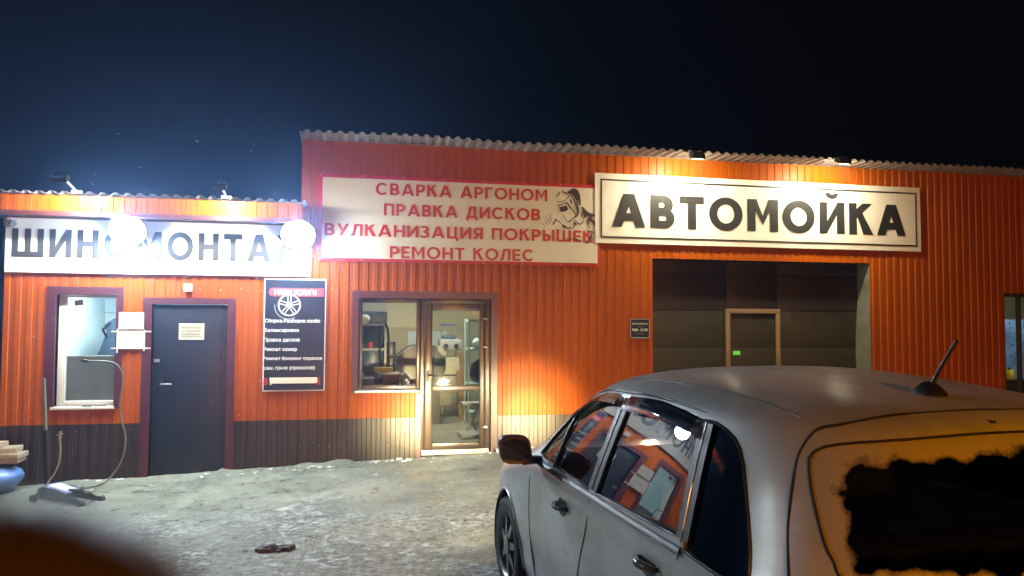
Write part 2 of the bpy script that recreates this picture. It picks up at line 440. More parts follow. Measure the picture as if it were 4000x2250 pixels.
# corrugated roof sheets overhanging the wall
def roof(parent, x0, x1, y0, z0, y1, z1, wid=1.0, pitch=.125, dep=.030):
    x = x0; k = 0
    while x < x1-.01:
        xe = min(x+wid, x1); mb = MB(); n = int(round((xe-x)/pitch*10))
        rows = []
        jit = random.uniform(-.012, .012)
        for yy, zz in ((y0+jit, z0), (y0+.45, z0+(z1-z0)*.45/(y1-y0)), (y1, z1)):
            row = []
            for i in range(n+1):
                px = x+(xe-x)*i/n; u = ((px/pitch) % 1)
                h = min(1, max(0, abs(u-.5)*5-.75))
                dz = .006*math.sin(px*2.3)+.010*mn.noise(Vector((px*.7, 4, 0)))
                row.append((px, yy, zz+dep*h+dz+.002*(k % 2)))
            rows.append(row)
        mb.grid(rows); mb.grid([[(a, b, c+.0016) for a, b, c in rw] for rw in rows])
        mb.build('roof_sheet', GALV, parent)
        x = xe; k += 1
roof(lowb, XL-.95, XC+.06, PY-.08, ZLT+.004, 17.3, ZLT+.10)
roof(tall, XC-.03, XR+.1, WY-.42, ZR+.045, 17.3, ZR+.05)
MB().box(XC, XR, WY-.03, WY+.02, ZR+.052, ZR+.058).build('eave_flashing', GALV, tall)

# screws in the cladding
scr = MB()
for k in range(150):
    x = XL+.1+random.random()*(9.5-XL); z = random.choice([ZS-.08, ZS+.08, .25, 1.05, 1.55, 2.1, 2.9, 3.55])+random.uniform(-.02, .02)
    if z > ZR-.15 or (x < XC and z > 2.2): continue
    if any(o[0]-.12 < x < o[1]+.12 and o[2] < z < o[3]+.12 for o in (LWIN, LDOOR, GWIN, GDOOR, GATE, RWIN)): continue
    x = round(x/PITCH)*PITCH+.025
    scr.lathe([(.007, 0), (.006, -.004), (.003, -.006)], (x, WY-.002, z), 'y', 6)
so = scr.build('screws', STEEL, tall); tag(so, kind='stuff')

# ------------------------------------------------------------------ trims round the openings
def casing(parent, x0, x1, z0, z1, w, m, bottom=False, wr=None, wl=None, wt=None, Y=WY):
    wr = wr or w; wl = wl or w; wt = wt or w
    for nm, bx in (('casing_side', (x0-wl, x0+.004, z0, z1)), ('casing_side', (x1-.004, x1+wr, z0, z1)), ('casing_head', (x0-wl, x1+wr, z1, z1+wt))):
        MB().box(bx[0], bx[1], Y-.026, Y-.013, bx[2], bx[3]).build(nm, m, parent)
    mb = MB()
    mb.box(x0-.006, x0, Y-.012, Y+.165, z0, z1); mb.box(x1, x1+.006, Y-.012, Y+.165, z0, z1); mb.box(x0, x1, Y-.012, Y+.165, z1, z1+.006)
    mb.build('reveal_lining', m, parent)
casing(lowb, LWIN[0], LWIN[1], LWIN[2]-.0, LWIN[3], .095, WINE, wr=.07, wt=.09)
casing(lowb, LDOOR[0], LDOOR[1], -.4, LDOOR[3], .095, WINE, wr=.085, wt=.07)
casing(tall, GWIN[0], GDOOR[1], GWIN[2], GWIN[3], .07, WINE, wr=.075, wt=.085)
MB().box(gxm-.045, gxm+.012, WY-.022, WY-.0125, -.35, gzs-.02).build('casing_side', WINE, tall)
MB().box(gx1+.001, gx1+.075, WY-.0265, WY-.0135, -.35, gzs-.001).build('casing_side', WINE, tall)
MB().box(gx1, gx1+.006, WY-.011, WY+.165, -.35, gzs-.001).build('reveal_lining', WINE, tall)

# left window: white frame, sill, pane
wt = thing('left_window', 'tall narrow white framed window lit from inside, at the far left', 'window', (wx0, WY+.1, wz0))
wy = WY+.10
b = .055
for n_, q in (('frame_side', (wx0+.004, wx0+b+.03, wz0+.02, wz1-.004)), ('frame_side', (wx1-.032, wx1-.004, wz0+.02, wz1-.004)), ('frame_head', (wx0+b+.03, wx1-.032, wz1-.03, wz1-.004)), ('frame_foot', (wx0+b+.03, wx1-.032, wz0+.02, wz0+.075))):
    MB().bbox(q[0], q[1], wy-.03, wy+.03, q[2], q[3], .006).build(n_, PVCW, wt, 40)
MB().quad(wx0+.05, wx1-.03, wy-.006, wz0+.07, wz1-.03).build('pane', GLASSW, wt)
MB().bbox(wx0-.02, wx1+.005, WY-.05, wy-.03, wz0-.012, wz0+.018, .006).build('sill', PVCW, wt, 40)
hd_ = MB().bbox(wx0+.30, wx0+.40, WY-.035, WY-.01, wz0+.018, wz0+.032, .004).bbox(wx0+.42, wx0+.55, WY-.03, WY-.012, wz0+.018, wz0+.028, .004)
tag(hd_.build('pliers', BLK, None, 40, origin=(wx0+.4, WY-.02, wz0+.018)), 'small dark pliers lying on the white window sill', 'tool')
sx, sz = wp(308, 1182, wy-.01)
tag(MB().box(sx-.045, sx+.045, wy-.0085, wy-.0065, sz-.032, sz+.032, rot=Matrix.Rotation(R(-8), 3, 'Y')).build('window_sticker', GPRINT, None), 'small grey square sticker in the top of the left window pane', 'sticker')

# dark blue steel door
dt = thing('steel_door', 'dark blue steel entrance door with a cream hours plate', 'door', (dx0, WY, -.07))
MB().bbox(dx0+.006, dx1-.006, WY+.02, WY+.065, -.09, dz1-.006, .006).build('door_leaf', DOORM, dt, 40)
MB().bbox(dx0+.012, dx1-.07, WY+.012, WY+.019, -.03, dz1-.02, .003).build('door_face', DOORM, dt, 40)
hx, hz = wp(628, 1500, WY)
h = MB(); h.bbox(hx-.02, hx+.02, WY-.002, WY+.011, hz-.09, hz+.06, .005); h.build('lock_plate', BLK, dt, 40)
MB().tube([(hx, WY+.008, hz), (hx, WY-.035, hz), (hx+.12, WY-.038, hz)], .008).build('handle', STEEL, dt, 60)
lx, lz = wp(612, 1410, WY); MB().bbox(lx-.03, lx+.03, WY-.004, WY+.012, lz-.015, lz+.02, .004).build('latch', STEEL, dt, 40)
for zz in (.25, 1.55): MB().lathe([(.011, -.05), (.011, .05)], (dx1-.03, WY+.012, zz), 'z', 8).build('hinge', BLK, dt)
MB().box(dx0+.01, dx1-.01, WY-.02, WY+.06, -.12, -.075).build('threshold', BROWN, dt)

# ------------------------------------------------------------------ lettering
def rect(x0, z0, x1, z1): return [(x0, z0), (x1, z0), (x1, z1), (x0, z1)]
def diag(xb, zb, xt, zt, w): return [(xb-w/2, zb), (xb+w/2, zb), (xt+w/2, zt), (xt-w/2, zt)]
def arc(cx, cz, rx, rz, t, a0, a1, n=22, tz=None):
    tz = tz or t; o = []; i = []
    for k in range(n+1):
        a = R(a0+(a1-a0)*k/n); o.append((cx+rx*math.cos(a), cz+rz*math.sin(a))); i.append((cx+(rx-t)*math.cos(a), cz+(rz-tz)*math.sin(a)))
    return ('strip', o, i)
def bowl(x0, w, z0, z1, t, tz):       # D-shaped bowl to the right of x0
    rz = (z1-z0)/2; cx = max(x0, w-rz)
    return [rect(x0, z1-tz, cx, z1), rect(x0, z0, cx, z0+tz), arc(cx, (z0+z1)/2, w-cx, rz, t, -90, 90, 14, tz)]
def glyph(ch, t, sc=1.0):
    """unit-height outlines (strokes) of a bold geometric capital; returns width, pieces"""
    th = t*.92; d = t*1.1
    if ch == 'А': w = .92*sc; return w, [diag(d/2, 0, w/2-.02, 1, d), diag(w-d/2, 0, w/2+.02, 1, d), rect(w*.22, .19, w*.78, .19+th)]
    if ch == 'В': w = .68*sc; return w, [rect(0, 0, t, 1)]+bowl(t, w*.94, .5-th/2+.02, 1, t, th)+bowl(t, w, 0, .5+th/2-.02, t, th)
    if ch == 'Т': w = .70*sc; return w, [rect(0, 1-th, w, 1), rect(w/2-t/2, 0, w/2+t/2, 1-th)]
    if ch == 'О': w = .98*sc; return w, [arc(w/2, .5, w/2, .52, t, 0, 360, 48, th)]
    if ch == 'С': w = .88*sc; return w, [arc(w*.53, .5, w*.53, .52, t, 42, 318, 40, th)]
    if ch == 'М': w = .92*sc; return w, [rect(0, 0, t, 1), rect(w-t, 0, w, 1), [(t*.3, 1), (t*1.15, 1), (w/2, .46), (w/2, .20)], [(w-t*.3, 1), (w-t*1.15, 1), (w/2, .46), (w/2, .20)]]
    if ch == 'Н': w = .76*sc; return w, [rect(0, 0, t, 1), rect(w-t, 0, w, 1), rect(t, .5-th/2, w-t, .5+th/2)]
    if ch in 'ИЙ':
        w = .78*sc; p = [rect(0, 0, t, 1), rect(w-t, 0, w, 1), [(t*.9, 0), (t*.9, .36), (w-t*.9, 1), (w-t*.9, .64)]]
        if ch == 'Й': p.append(arc(w/2, 1.30, .20*sc, .19, .12*sc+.02, 180, 360, 16))
        return w, p
    if ch == 'К': w = .74*sc; return w, [rect(0, 0, t, 1), [(t*.6, .42), (t*.6, .42+t*1.25), (w-d*1.1-.02, 1), (w-.02, 1)], [(w*.34, .60), (w*.56, .70), (w+.02, 0), (w-d*1.12, 0)]]
    if ch == 'Ш': w = 1.10*sc; return w, [rect(0, th, t, 1), rect(w/2-t/2, th, w/2+t/2, 1), rect(w-t, th, w, 1), rect(0, 0, w, th)]
    if ch == 'Ж':
        w = 1.14*sc; c = w/2; p = [rect(c-t/2, 0, c+t/2, 1)]
        for s in (1, -1):
            p.append([(c+s*t*.2, .40), (c+s*t*.2, .40+t*1.2), (c+s*(w/2-d*1.1), 1), (c+s*(w/2-.02), 1)])
            p.append([(c+s*w*.15, .58), (c+s*w*.27, .68), (c+s*w/2, 0), (c+s*(w/2-d*1.1), 0)])
        return w, p
    if ch == 'Р': w = .66*sc; return w, [rect(0, 0, t, 1)]+bowl(t, w, .34, 1, t, th)
    if ch == 'Г': w = .56*sc; return w, [rect(0, 0, t, 1), rect(t, 1-th, w, 1)]
    if ch == 'П': w = .74*sc; return w, [rect(0, 0, t, 1-th), rect(w-t, 0, w, 1-th), rect(0, 1-th, w, 1)]
    if ch == 'Е': w = .60*sc; return w, [rect(0, 0, t, 1), rect(t, 1-th, w, 1), rect(t, .5-th/2, w*.93, .5+th/2), rect(t, 0, w, th)]
    if ch == 'Л': w = .76*sc; return w, [rect(w-t, 0, w, 1), rect(w*.24, 1-th, w-t, 1), diag(t*.7, .04, w*.24+t*.5, 1-th, t), rect(-.02, 0, t*.9, th)]
    if ch == 'Д': w = .86*sc; return w, [rect(0, 0, w, th), rect(w*.24, 1-th, w*.86, 1), diag(w*.17+t*.1, th, w*.24+t*.5, 1-th, t), rect(w*.86-t, th, w*.86, 1-th), rect(0, -.2, t*.9, 0), rect(w-t*.9, -.2, w, 0)]
    if ch == 'У': w = .80*sc; return w, [diag(w*.30, 0, w-d*.5, 1, d), [(0, 1), (d, 1), (w*.56, .40), (w*.46, .20)]]
    if ch == 'З': w = .62*sc; return w, [arc(w*.42, .745, w*.52, .27, t, -90, 150, 18, th), arc(w*.42, .27, w*.58, .285, t, -150, 90, 18, th), rect(w*.28, .545-th/2, w*.46, .545+th/2-.03)]
    if ch == 'Ц': w = .80*sc; q = w-.09*sc; return w, [rect(0, th, t, 1), rect(q-t, th, q, 1), rect(0, 0, q, th), rect(w-t*.9, -.2, w, th*.6)]
    if ch == 'Я':
        w = .68*sc; p = [rect(w-t, 0, w, 1)]
        for s in bowl(t, w, .34, 1, t, th):
            p.append(('strip', [(w-a, b_) for a, b_ in s[1]], [(w-a, b_) for a, b_ in s[2]]) if s[0] == 'strip' else [(w-a, b_) for a, b_ in s])
        p.append([(-.02, 0), (d*1.0, 0), (w*.62, .36), (w*.30, .38)]); return w, p
    if ch == 'Ь': w = .64*sc; return w, [rect(0, 0, t, 1)]+bowl(t, w, 0, .62, t, th)
    if ch == 'Ы': w = .88*sc; q = .60*sc; return w, [rect(0, 0, t, 1)]+bowl(t, q, 0, .62, t, th)+[rect(w-t, 0, w, 1)]
    return .35*sc, []
def letters(text, x0, x1, zb, h, Y, m, parent, t=.2, gap=.14, slope=0, single=True, part='letter', thick=.004, sc=1.0):
    """caps text from x0 to x1; every letter a part, or the line as one part"""
    gl = [glyph(c, t, sc) for c in text]
    tot = sum(q[0] for q in gl)+gap*(len(gl)-1); k = (x1-x0)/tot
    x = x0; line = MB()
    for (w, ps), c in zip(gl, text):
        mb = MB() if single else line
        for j, p in enumerate(ps):
            y0 = Y-.0007*j
            def tr(q): return (x+q[0]*k, zb+q[1]*h+(x+q[0]*k-x0)*slope)
            if p[0] == 'strip':
                o = [tr(q) for q in p[1]]; i = [tr(q) for q in p[2]]
                n = len(o)
                mb.grid([[(a, y0, b_) for a, b_ in o], [(a, y0, b_) for a, b_ in i]])
                mb.grid([[(a, y0, b_) for a, b_ in o], [(a, y0+thick, b_) for a, b_ in o]])
                mb.grid([[(a, y0, b_) for a, b_ in i], [(a, y0+thick, b_) for a, b_ in i]])
            else: mb.prism([tr(q) for q in p], y0, y0+thick)
        if single and mb.v: mb.build(part, m, parent)
        x += (w+gap)*k
    if not single: line.build(part, m, parent)
def font_text(body, x0, x1, z0, z1, Y, m, parent, bold=.0, name='text_line', ex=.0008):
    cu = bpy.data.curves.new('t', 'FONT'); cu.body = body; cu.size = 1; cu.offset = bold; cu.resolution_u = 3; cu.extrude = 0.0
    ob = bpy.data.objects.new('t', cu); C.objects.link(ob)
    bpy.context.view_layer.update()
    me = bpy.data.meshes.new_from_object(ob.evaluated_get(bpy.context.evaluated_depsgraph_get()))
    bpy.data.objects.remove(ob)
    vs = [v.co for v in me.vertices]
    ax, bx = min(v.x for v in vs), max(v.x for v in vs); ay, by = min(v.y for v in vs), max(v.y for v in vs)
    mb = MB()
    mb.add([(x0+(v.x-ax)/(bx-ax)*(x1-x0), Y, z0+(v.y-ay)/(by-ay)*(z1-z0)) for v in vs], [tuple(p.vertices) for p in me.polygons])
    bpy.data.meshes.remove(me)
    return mb.build(name, m, parent)

# ------------------------------------------------------------------ sign: tyre fitting
sy = WY-.05
ax0, az1 = wp(24, 849, sy); _, az1b = wp(1213, 872, sy); ax1, az0 = wp(1213, 1083, sy)
az0 = (az0+wp(17, 1060, sy)[1])/2; az1 = min(az1, ZLB-.03)
s1 = thing('tyre_fitting_sign', 'long white signboard with big grey capitals between two glaring floodlights', 'sign', (ax0, sy, az0))
mb = MB(); mb.box(ax0, ax1, sy, sy+.022, az0, az1); mb.build('panel', SIGNB, s1)
lx0, lz0 = wp(45, 1001, sy); lz1 = wp(45, 893, sy)[1]; lx1 = wp(1190, 1024, sy)[0]
zb = wp(600, 1014, sy)[1]; zt = wp(600, 906, sy)[1]
letters('ШИНОМОНТАЖ', lx0, lx1, zb, zt-zb, sy-.004, GREYL, s1, t=.215, gap=.20)
for k in range(8):
    MB().lathe([(.008, 0), (.006, -.005)], (ax0+.03+(ax1-ax0-.06)*k/7, sy-.0005, az0+.025), 'y', 8).build('screw', STEEL, s1)

# ------------------------------------------------------------------ banner: welding services
by_ = WY-.04
bx0, bz1 = wp(1243, 675, by_); bx1, bz1b = wp(2344, 724, by_); bz0 = (wp(1240, 1015, by_)[1]+wp(2344, 1043, by_)[1])/2; bz1 = (bz1+bz1b)/2
s2 = thing('welding_banner', 'cream banner with a red border, four lines of red capitals and a welder drawing', 'banner', (bx0, by_, bz0))
def wavy(x0, x1, z0, z1, Y, m, name, parent, amp=.004, nx=60, nz=14, seed=0, f=2.2):
    rows = []
    for j in range(nz+1):
        z = z0+(z1-z0)*j/nz
        rows.append([(x0+(x1-x0)*i/nx, Y+amp*mn.noise(Vector(((x0+(x1-x0)*i/nx)*f, z*f*.8, seed))), z) for i in range(nx+1)])
    o = MB().grid(rows).build(name, m, parent)
    for p in o.data.polygons: p.use_smooth = True
    return o
wavy(bx0, bx1, bz0, bz1, by_+.006, REDB, 'red_border', s2, .004, seed=2)
ix0, iz1 = wp(1261, 686, by_); ix1, iz0 = wp(2334, 1031, by_)
wavy(ix0, ix1, bz0+.038, bz1-.045, by_-.002, SIGNC, 'cream_field', s2, .003, seed=2)
def pl(x, y): return wp(x, y, by_-.008)
for txt, (a, b_), (c, d) in (('СВАРКА АРГОНОМ', (1468, 716), (2138, 739)), ('ПРАВКА ДИСКОВ', (1500, 796), (2110, 815)), ('ВУЛКАНИЗАЦИЯ ПОКРЫШЕК', (1268, 869), (2316, 904)), ('РЕМОНТ КОЛЕС', (1523, 960), (2086, 976))):
    xa, za = pl(a, b_); xb, zb2 = pl(c, d)
    hh = .147
    letters(txt, xa, xb, (za+zb2)/2-hh, hh, by_-.007, REDL, s2, t=.19, gap=.15, thick=.0015)
# welder drawing, traced into real outlines
def wl_(pts): return [pl(2100+x/4.14, 700+y/4.14) for x, y in pts]
weld = MB(); dk = by_-.0115
def dp(pts, k=0): weld.prism(wl_(pts), dk-.0006*k, dk-.0006*k+.001)
dp([(480, 205), (540, 160), (590, 145), (640, 170), (675, 225), (690, 300), (697, 380), (694, 430), (672, 420), (655, 350), (610, 340), (598, 300), (540, 240), (490, 218)])
dp([(400, 170), (425, 205), (470, 222), (520, 215), (545, 235), (530, 232), (470, 240), (415, 222), (392, 195)], 1)
dp([(375, 190), (340, 225), (305, 280), (290, 340), (300, 310), (325, 270), (352, 240)], 1)
dp([(290, 335), (330, 362), (400, 360), (460, 325), (520, 240), (505, 290), (450, 345), (400, 372), (330, 374)], 2)
dp([(520, 240), (545, 260), (585, 320), (625, 400), (645, 480), (640, 560), (625, 590), (632, 520), (615, 430), (575, 340), (535, 272)], 3)
dp([(310, 408), (360, 418), (420, 385), (465, 378), (505, 400), (525, 450), (528, 500), (515, 470), (490, 420), (455, 392), (420, 400), (365, 432), (315, 425)], 1)
dp([(335, 450), (400, 445), (465, 425), (495, 490), (470, 510), (410, 530), (370, 525), (355, 480)], 4)
dp([(455, 345), (480, 385), (560, 480), (622, 570), (612, 580), (545, 490), (470, 400)], 5)
dp([(640, 555), (620, 600), (560, 660), (500, 700), (470, 690), (435, 640), (400, 570), (412, 575), (455, 655), (485, 688), (545, 655), (605, 600)], 1)
dp([(530, 300), (520, 350), (550, 410), (556, 375), (545, 340)], 2)
dp([(610, 345), (640, 360), (655, 430), (670, 500), (660, 570), (620, 625), (595, 622), (635, 570), (648, 500), (635, 420)], 6)
dp([(705, 440), (740, 455), (800, 520), (850, 550), (920, 575), (960, 605), (890, 605), (870, 625), (890, 655), (940, 690), (957, 730), (950, 790), (925, 775), (900, 740), (880, 700), (840, 680), (828, 740), (855, 830), (825, 780), (803, 700), (805, 640), (840, 590), (780, 610), (735, 660), (755, 600), (740, 560), (715, 600), (690, 640), (720, 560), (722, 500)], 3)
dp([(590, 640), (600, 690), (640, 730), (600, 745), (588, 800), (575, 800), (582, 720)], 2)
dp([(600, 640), (640, 700), (690, 720), (730, 690), (755, 640), (742, 700), (700, 738), (655, 732), (615, 690)], 4)
dp([(240, 738), (262, 690), (285, 675), (275, 650), (290, 640), (385, 715), (378, 722), (300, 668), (285, 690), (255, 742)], 1)
dp([(385, 725), (420, 735), (480, 780), (535, 775), (560, 825), (530, 805), (500, 795), (450, 800), (410, 780)], 2)
for a, b_, c, d in ((75, 712, 118, 765), (105, 655, 162, 735), (130, 595, 195, 715), (198, 550, 215, 675)):
    dp([(a, b_), (a+6, b_), (c+8, d), (c-6, d)])
dp([(780, 820), (830, 835), (900, 850), (968, 862), (968, 872), (880, 866), (800, 840)], 3)
dp([(890, 870), (870, 930), (905, 975), (860, 960), (830, 1005), (810, 1042), (775, 1030), (765, 1010), (805, 1005), (840, 940), (860, 880)], 4)
dp([(905, 885), (970, 912), (970, 922), (915, 900)], 2)
dp([(430, 955), (520, 965), (620, 960), (690, 985), (720, 1010), (640, 985), (560, 975), (440, 968)], 2)
dp([(270, 795), (330, 808), (370, 830), (375, 870), (362, 835), (320, 818)], 2)
weld.build('welder_drawing', mat('dark_brown_print', (.035, .022, .026), .5), s2)
grm = [(bx0+.03+(bx1-bx0-.06)*k/7, z) for k in range(8) for z in (bz0+.015, bz1-.015)]+[(bx1-.015, bz0+(bz1-bz0)*k/4) for k in (1, 2, 3)]
for gx_, gz_ in grm: MB().lathe([(.010, 0), (.007, -.004)], (gx_, by_-.001, gz_), 'y', 8).build('eyelet', STEEL, s2)

# ------------------------------------------------------------------ sign: car wash
ay = WY-.055
cx0, cz1a = wp(2324, 681, ay); cx1, cz1b = wp(3593, 728, ay); cz0 = (wp(2343, 952, ay)[1]+wp(3598, 980, ay)[1])/2; cz1 = (cz1a+cz1b)/2
s3 = thing('car_wash_sign', 'large white sign with a thin black outline and bold black capitals over the gate', 'sign', (cx0, ay, cz0))
wavy(cx0, cx1, cz0, cz1, ay, SIGNW, 'panel', s3, .005, seed=8)
MB().box(cx0+.02, cx1-.02, ay+.010, ay+.035, cz0+.02, cz1-.02).build('backing_frame', STEEL, s3)
e0x = wp(2346, 700, ay)[0]; e1x = wp(3577, 750, ay)[0]; e1z = cz1-.075; e0z = cz0+.07; tl = .020
mb = MB(); yl = ay-.0075
mb.box(e0x, e1x, yl, yl+.001, e1z-tl, e1z); mb.box(e0x, e1x, yl, yl+.001, e0z, e0z+tl); mb.box(e0x, e0x+tl*.9, yl, yl+.001, e0z+tl, e1z-tl); mb.box(e1x-tl*.9, e1x, yl, yl+.001, e0z+tl, e1z-tl)
mb.build('outline', BLACKL, s3)
kx0 = wp(2391, 880, ay)[0]; kx1 = wp(3536, 920, ay)[0]
kz0 = (wp(2451, 889, ay)[1]+wp(3490, 918, ay)[1])/2; kz1 = (wp(2451, 762, ay)[1]+wp(3480, 796, ay)[1])/2
letters('АВТОМОЙКА', kx0, kx1, kz0, kz1-kz0, ay-.009, BLACKL, s3, t=.245, gap=.15, sc=1.02)

# ------------------------------------------------------------------ banner: list of services
vy = WY-.035
vx0, vz1 = wp(1036, 1087, vy); vx1, _ = wp(1275, 1087, vy); vz0 = wp(1150, 1528, vy)[1]
vx0 -= .01
s4 = thing('services_banner', 'tall black banner listing services in white under a red heading and a wheel picture', 'banner', (vx0, vy, vz0))
wavy(vx0, vx1, vz0, vz1, vy+.006, WPRINT, 'white_hem', s4, .003, 16, 24, 5)
wavy(vx0+.014, vx1-.014, vz0+.014, vz1-.014, vy-.001, NAVY, 'black_field', s4, .003, 16, 24, 5)
def bl(x, y):                          # a point of the banner, in the banner's own fractions
    u = (x-100)/(765-100); v = (y-100)/(1330-100); return vx0+u*(vx1-vx0), vz1-v*(vz1-vz0)
def bt(txt, x0, x1, y0, y1, m, bold=.03, k=0):
    a, t_ = bl(x0, y0); c, d = bl(x1, y1); return font_text(txt, a, c, d, t_, vy-.0075-.0006*k, m, s4, bold)
p0 = bl(195, 205); p1 = bl(752, 292); rr = (p0[1]-p1[1])/2
pts = [(p0[0]+rr*math.cos(R(a))-0, p1[1]+rr+rr*math.sin(R(a))) for a in range(90, 271, 15)]+[(p1[0]-.012, p1[1]), (p1[0]-.012, p0[1])]
MB().prism(pts, vy-.0065, vy-.0055).build('red_heading_bar', mat('red_print', (.62, .045, .055), .45), s4)
bt('НАШИ УСЛУГИ', 212, 660, 222, 280, WPRINT, .012)
for txt, x1_, y0, y1 in (('Сборка-Разборка колёс', 705, 540, 592), ('Балансировка', 475, 645, 693), ('Правка дисков', 487, 748, 800), ('Ремонт камер', 460, 850, 902), ('Ремонт боковых порезов', 730, 952, 1000), ('шин, грыж (проколов)', 655, 1055, 1105)):
    bt(txt, 116 if y0 < 700 else 106, x1_, y0, y1, WPRINT, .012)
RP = mat('dark_red_print', (.45, .02, .03), .45)
bt('8', 108, 158, 1182, 1262, RP, .02); bt('5', 672, 718, 1182, 1262, RP, .02)
mb = MB(); a, b_ = bl(175, 1180); c, d = bl(685, 1248)
mb.prism([(a, b_), (a+.004, d+.004), (a+.012, d-.014), (a+.022, d-.012), (a+.022, d+.004), (c-.03, d+.003), (c, d+.012), (c-.004, b_-.008), (c-.008, b_)], vy-.0085, vy-.007); mb.build('number_cover_strip', TAPE, s4)
wc = bl(371, 390); wr_ = bl(495, 390)[0]-wc[0]
mb = MB()
def ring(cx, cz, ro, ri, Y, n=36, sx=1.0, a0=0, a1=360):
    mb.grid([[(cx+q*sx*math.cos(R(a0+(a1-a0)*k/n)), Y, cz+q*math.sin(R(a0+(a1-a0)*k/n))) for k in range(n+1)] for q in (ro, ri)])
ring(wc[0], wc[1], wr_, wr_*.86, vy-.0075); ring(wc[0], wc[1], wr_*.26, wr_*.06, vy-.0078)
for k in range(5):
    for s_ in (-1, 1):
        a = R(90+72*k); o = s_*wr_*.10
        ca, sa = math.cos(a), math.sin(a); q = []
        for rr_, ww in ((.18, .05), (.9, .045)):
            for e in (-1, 1):
                oo = o*(1+rr_*.5)+e*ww*wr_; q.append((wc[0]+rr_*wr_*ca-oo*sa, wc[1]+rr_*wr_*sa+oo*ca))
        mb.add([(x, vy-.0077-.0001*k, z) for x, z in (q[0], q[1], q[3], q[2])], [(0, 1, 2, 3)])
mb.build('wheel_picture', PALEP, s4)
mb = MB(); ring(wc[0]-.012, wc[1]-.010, wr_*1.2, wr_*1.14, vy-.0072, 20, 1, 175, 300); mb.build('wheel_swoosh', GPRINT, s4)
for k in range(5):
    for xx in (vx0+.007, vx1-.007): MB().lathe([(.007, 0), (.005, -.004)], (xx, vy-.001, vz0+.01+(vz1-vz0-.02)*k/4), 'y', 8).build('eyelet', STEEL, s4)

# ------------------------------------------------------------------ small plates and notices
def plate(name, label, cat, x0, y0, x1, y1, Y, m, edge=None, th=.004):
    a, t_ = wp(x0, y0, Y); c, d = wp(x1, y1, Y)
    o = thing(name, label, cat, (a, Y, d)); MB().box(a, c, Y, Y+th, d, t_).build('panel', m, o)
    if edge:
        e = .006; mb = MB()
        for q in ((a+e, c-e, t_-2*e, t_-e), (a+e, c-e, d+e, d+2*e), (a+e, a+2*e, d+2*e, t_-2*e), (c-2*e, c-e, d+2*e, t_-2*e)): mb.box(q[0], q[1], Y-.001, Y-.0002, q[2], q[3])
        mb.build('edge_line', edge, o)
    return o, a, c, d, t_
def pt(o, b, txt, u0, u1, v0, v1, Y, m, bold=.01):
    a, c, d, t_ = b; font_text(txt, a+(c-a)*u0, a+(c-a)*u1, t_-(t_-d)*v1, t_-(t_-d)*v0, Y-.0015, m, o, bold)
o, *b4 = plate('opening_hours_plate', 'cream opening hours plate fixed on the dark steel door', 'sign', 699, 1263, 797, 1327, WY+.006, PLATE, WPRINT)
pt(o, b4, 'РЕЖИМ РАБОТЫ', .12, .88, .20, .32, WY+.006, INK, .02); pt(o, b4, 'С 9-00 до 22-00', .17, .84, .41, .53, WY+.006, INK, .02)
pt(o, b4, 'БЕЗ ВЫХОДНЫХ', .12, .86, .62, .74, WY+.006, INK, .02)
mb = MB()
for u0, u1 in ((.12, .30), (.34, .60), (.64, .90)): mb.box(b4[0]+(b4[1]-b4[0])*u0, b4[0]+(b4[1]-b4[0])*u1, WY+.0045, WY+.0055, b4[3]-(b4[3]-b4[2])*.82, b4[3]-(b4[3]-b4[2])*.795)
mb.build('small_print', INK, o)
ny = WY-.034
def scribble(o, b, rows, Y):
    a, c, d, t_ = b; mb = MB()
    for u0, u1, v in rows:
        u = u0
        while u < u1:
            w = random.uniform(.03, .09); e = min(u1, u+w)
            mb.box(a+(c-a)*u, a+(c-a)*e, Y-.0012, Y-.0004, t_-(t_-d)*(v+.018), t_-(t_-d)*(v-.018)); u = e+.012
    mb.build('printed_lines', PALEP, o)['kind'] = 'stuff'
o, *b5 = plate('upper_notice', 'upper of two white paper notices between the window and the dark door', 'notice', 465, 1220, 561, 1286, ny, NOTICE, th=.0015)
scribble(o, b5, [(.27, .80, .33), (.15, .95, .50), (.42, .66, .64)], ny)
o, *b6 = plate('taped_notice', 'lower paper notice held by crossed strips of tape, left of the dark door', 'notice', 461, 1295, 562, 1361, ny, NOTICE, th=.0015)
scribble(o, b6, [(.4, .68, .14), (.4, .66, .21), (.26, .80, .44), (.12, .93, .60), (.62, .88, .86)], ny)
a, c, d, t_ = b6
for q in ((a-.07, c+.075, t_-.006, t_+.008), (a-.07, c+.075, d-.004, d+.01)): MB().box(q[0], q[1], ny-.004, ny-.0030, q[2], q[3]).build('tape_strip', TAPE, o)
for q in ((a-.012, a+.004, d-.05, t_+.03), (c-.006, c+.010, d-.03, t_+.022)): MB().box(q[0], q[1], ny-.0055, ny-.0045, q[2], q[3]).build('tape_strip', TAPE, o)
o, *b7 = plate('gate_hours_sign', 'small black square sign with white opening hours left of the gate', 'sign', 2460, 1244, 2539, 1322, ny, NAVY, WPRINT)
pt(o, b7, 'РЕЖИМ РАБОТЫ', .12, .88, .22, .31, ny, WPRINT, .02); pt(o, b7, 'мойки', .38, .62, .38, .44, ny, GPRINT); pt(o, b7, '9.00 - 21.00', .12, .88, .50, .64, ny, WPRINT, .03); pt(o, b7, 'без выходных', .26, .74, .73, .79, ny, GPRINT, .01)
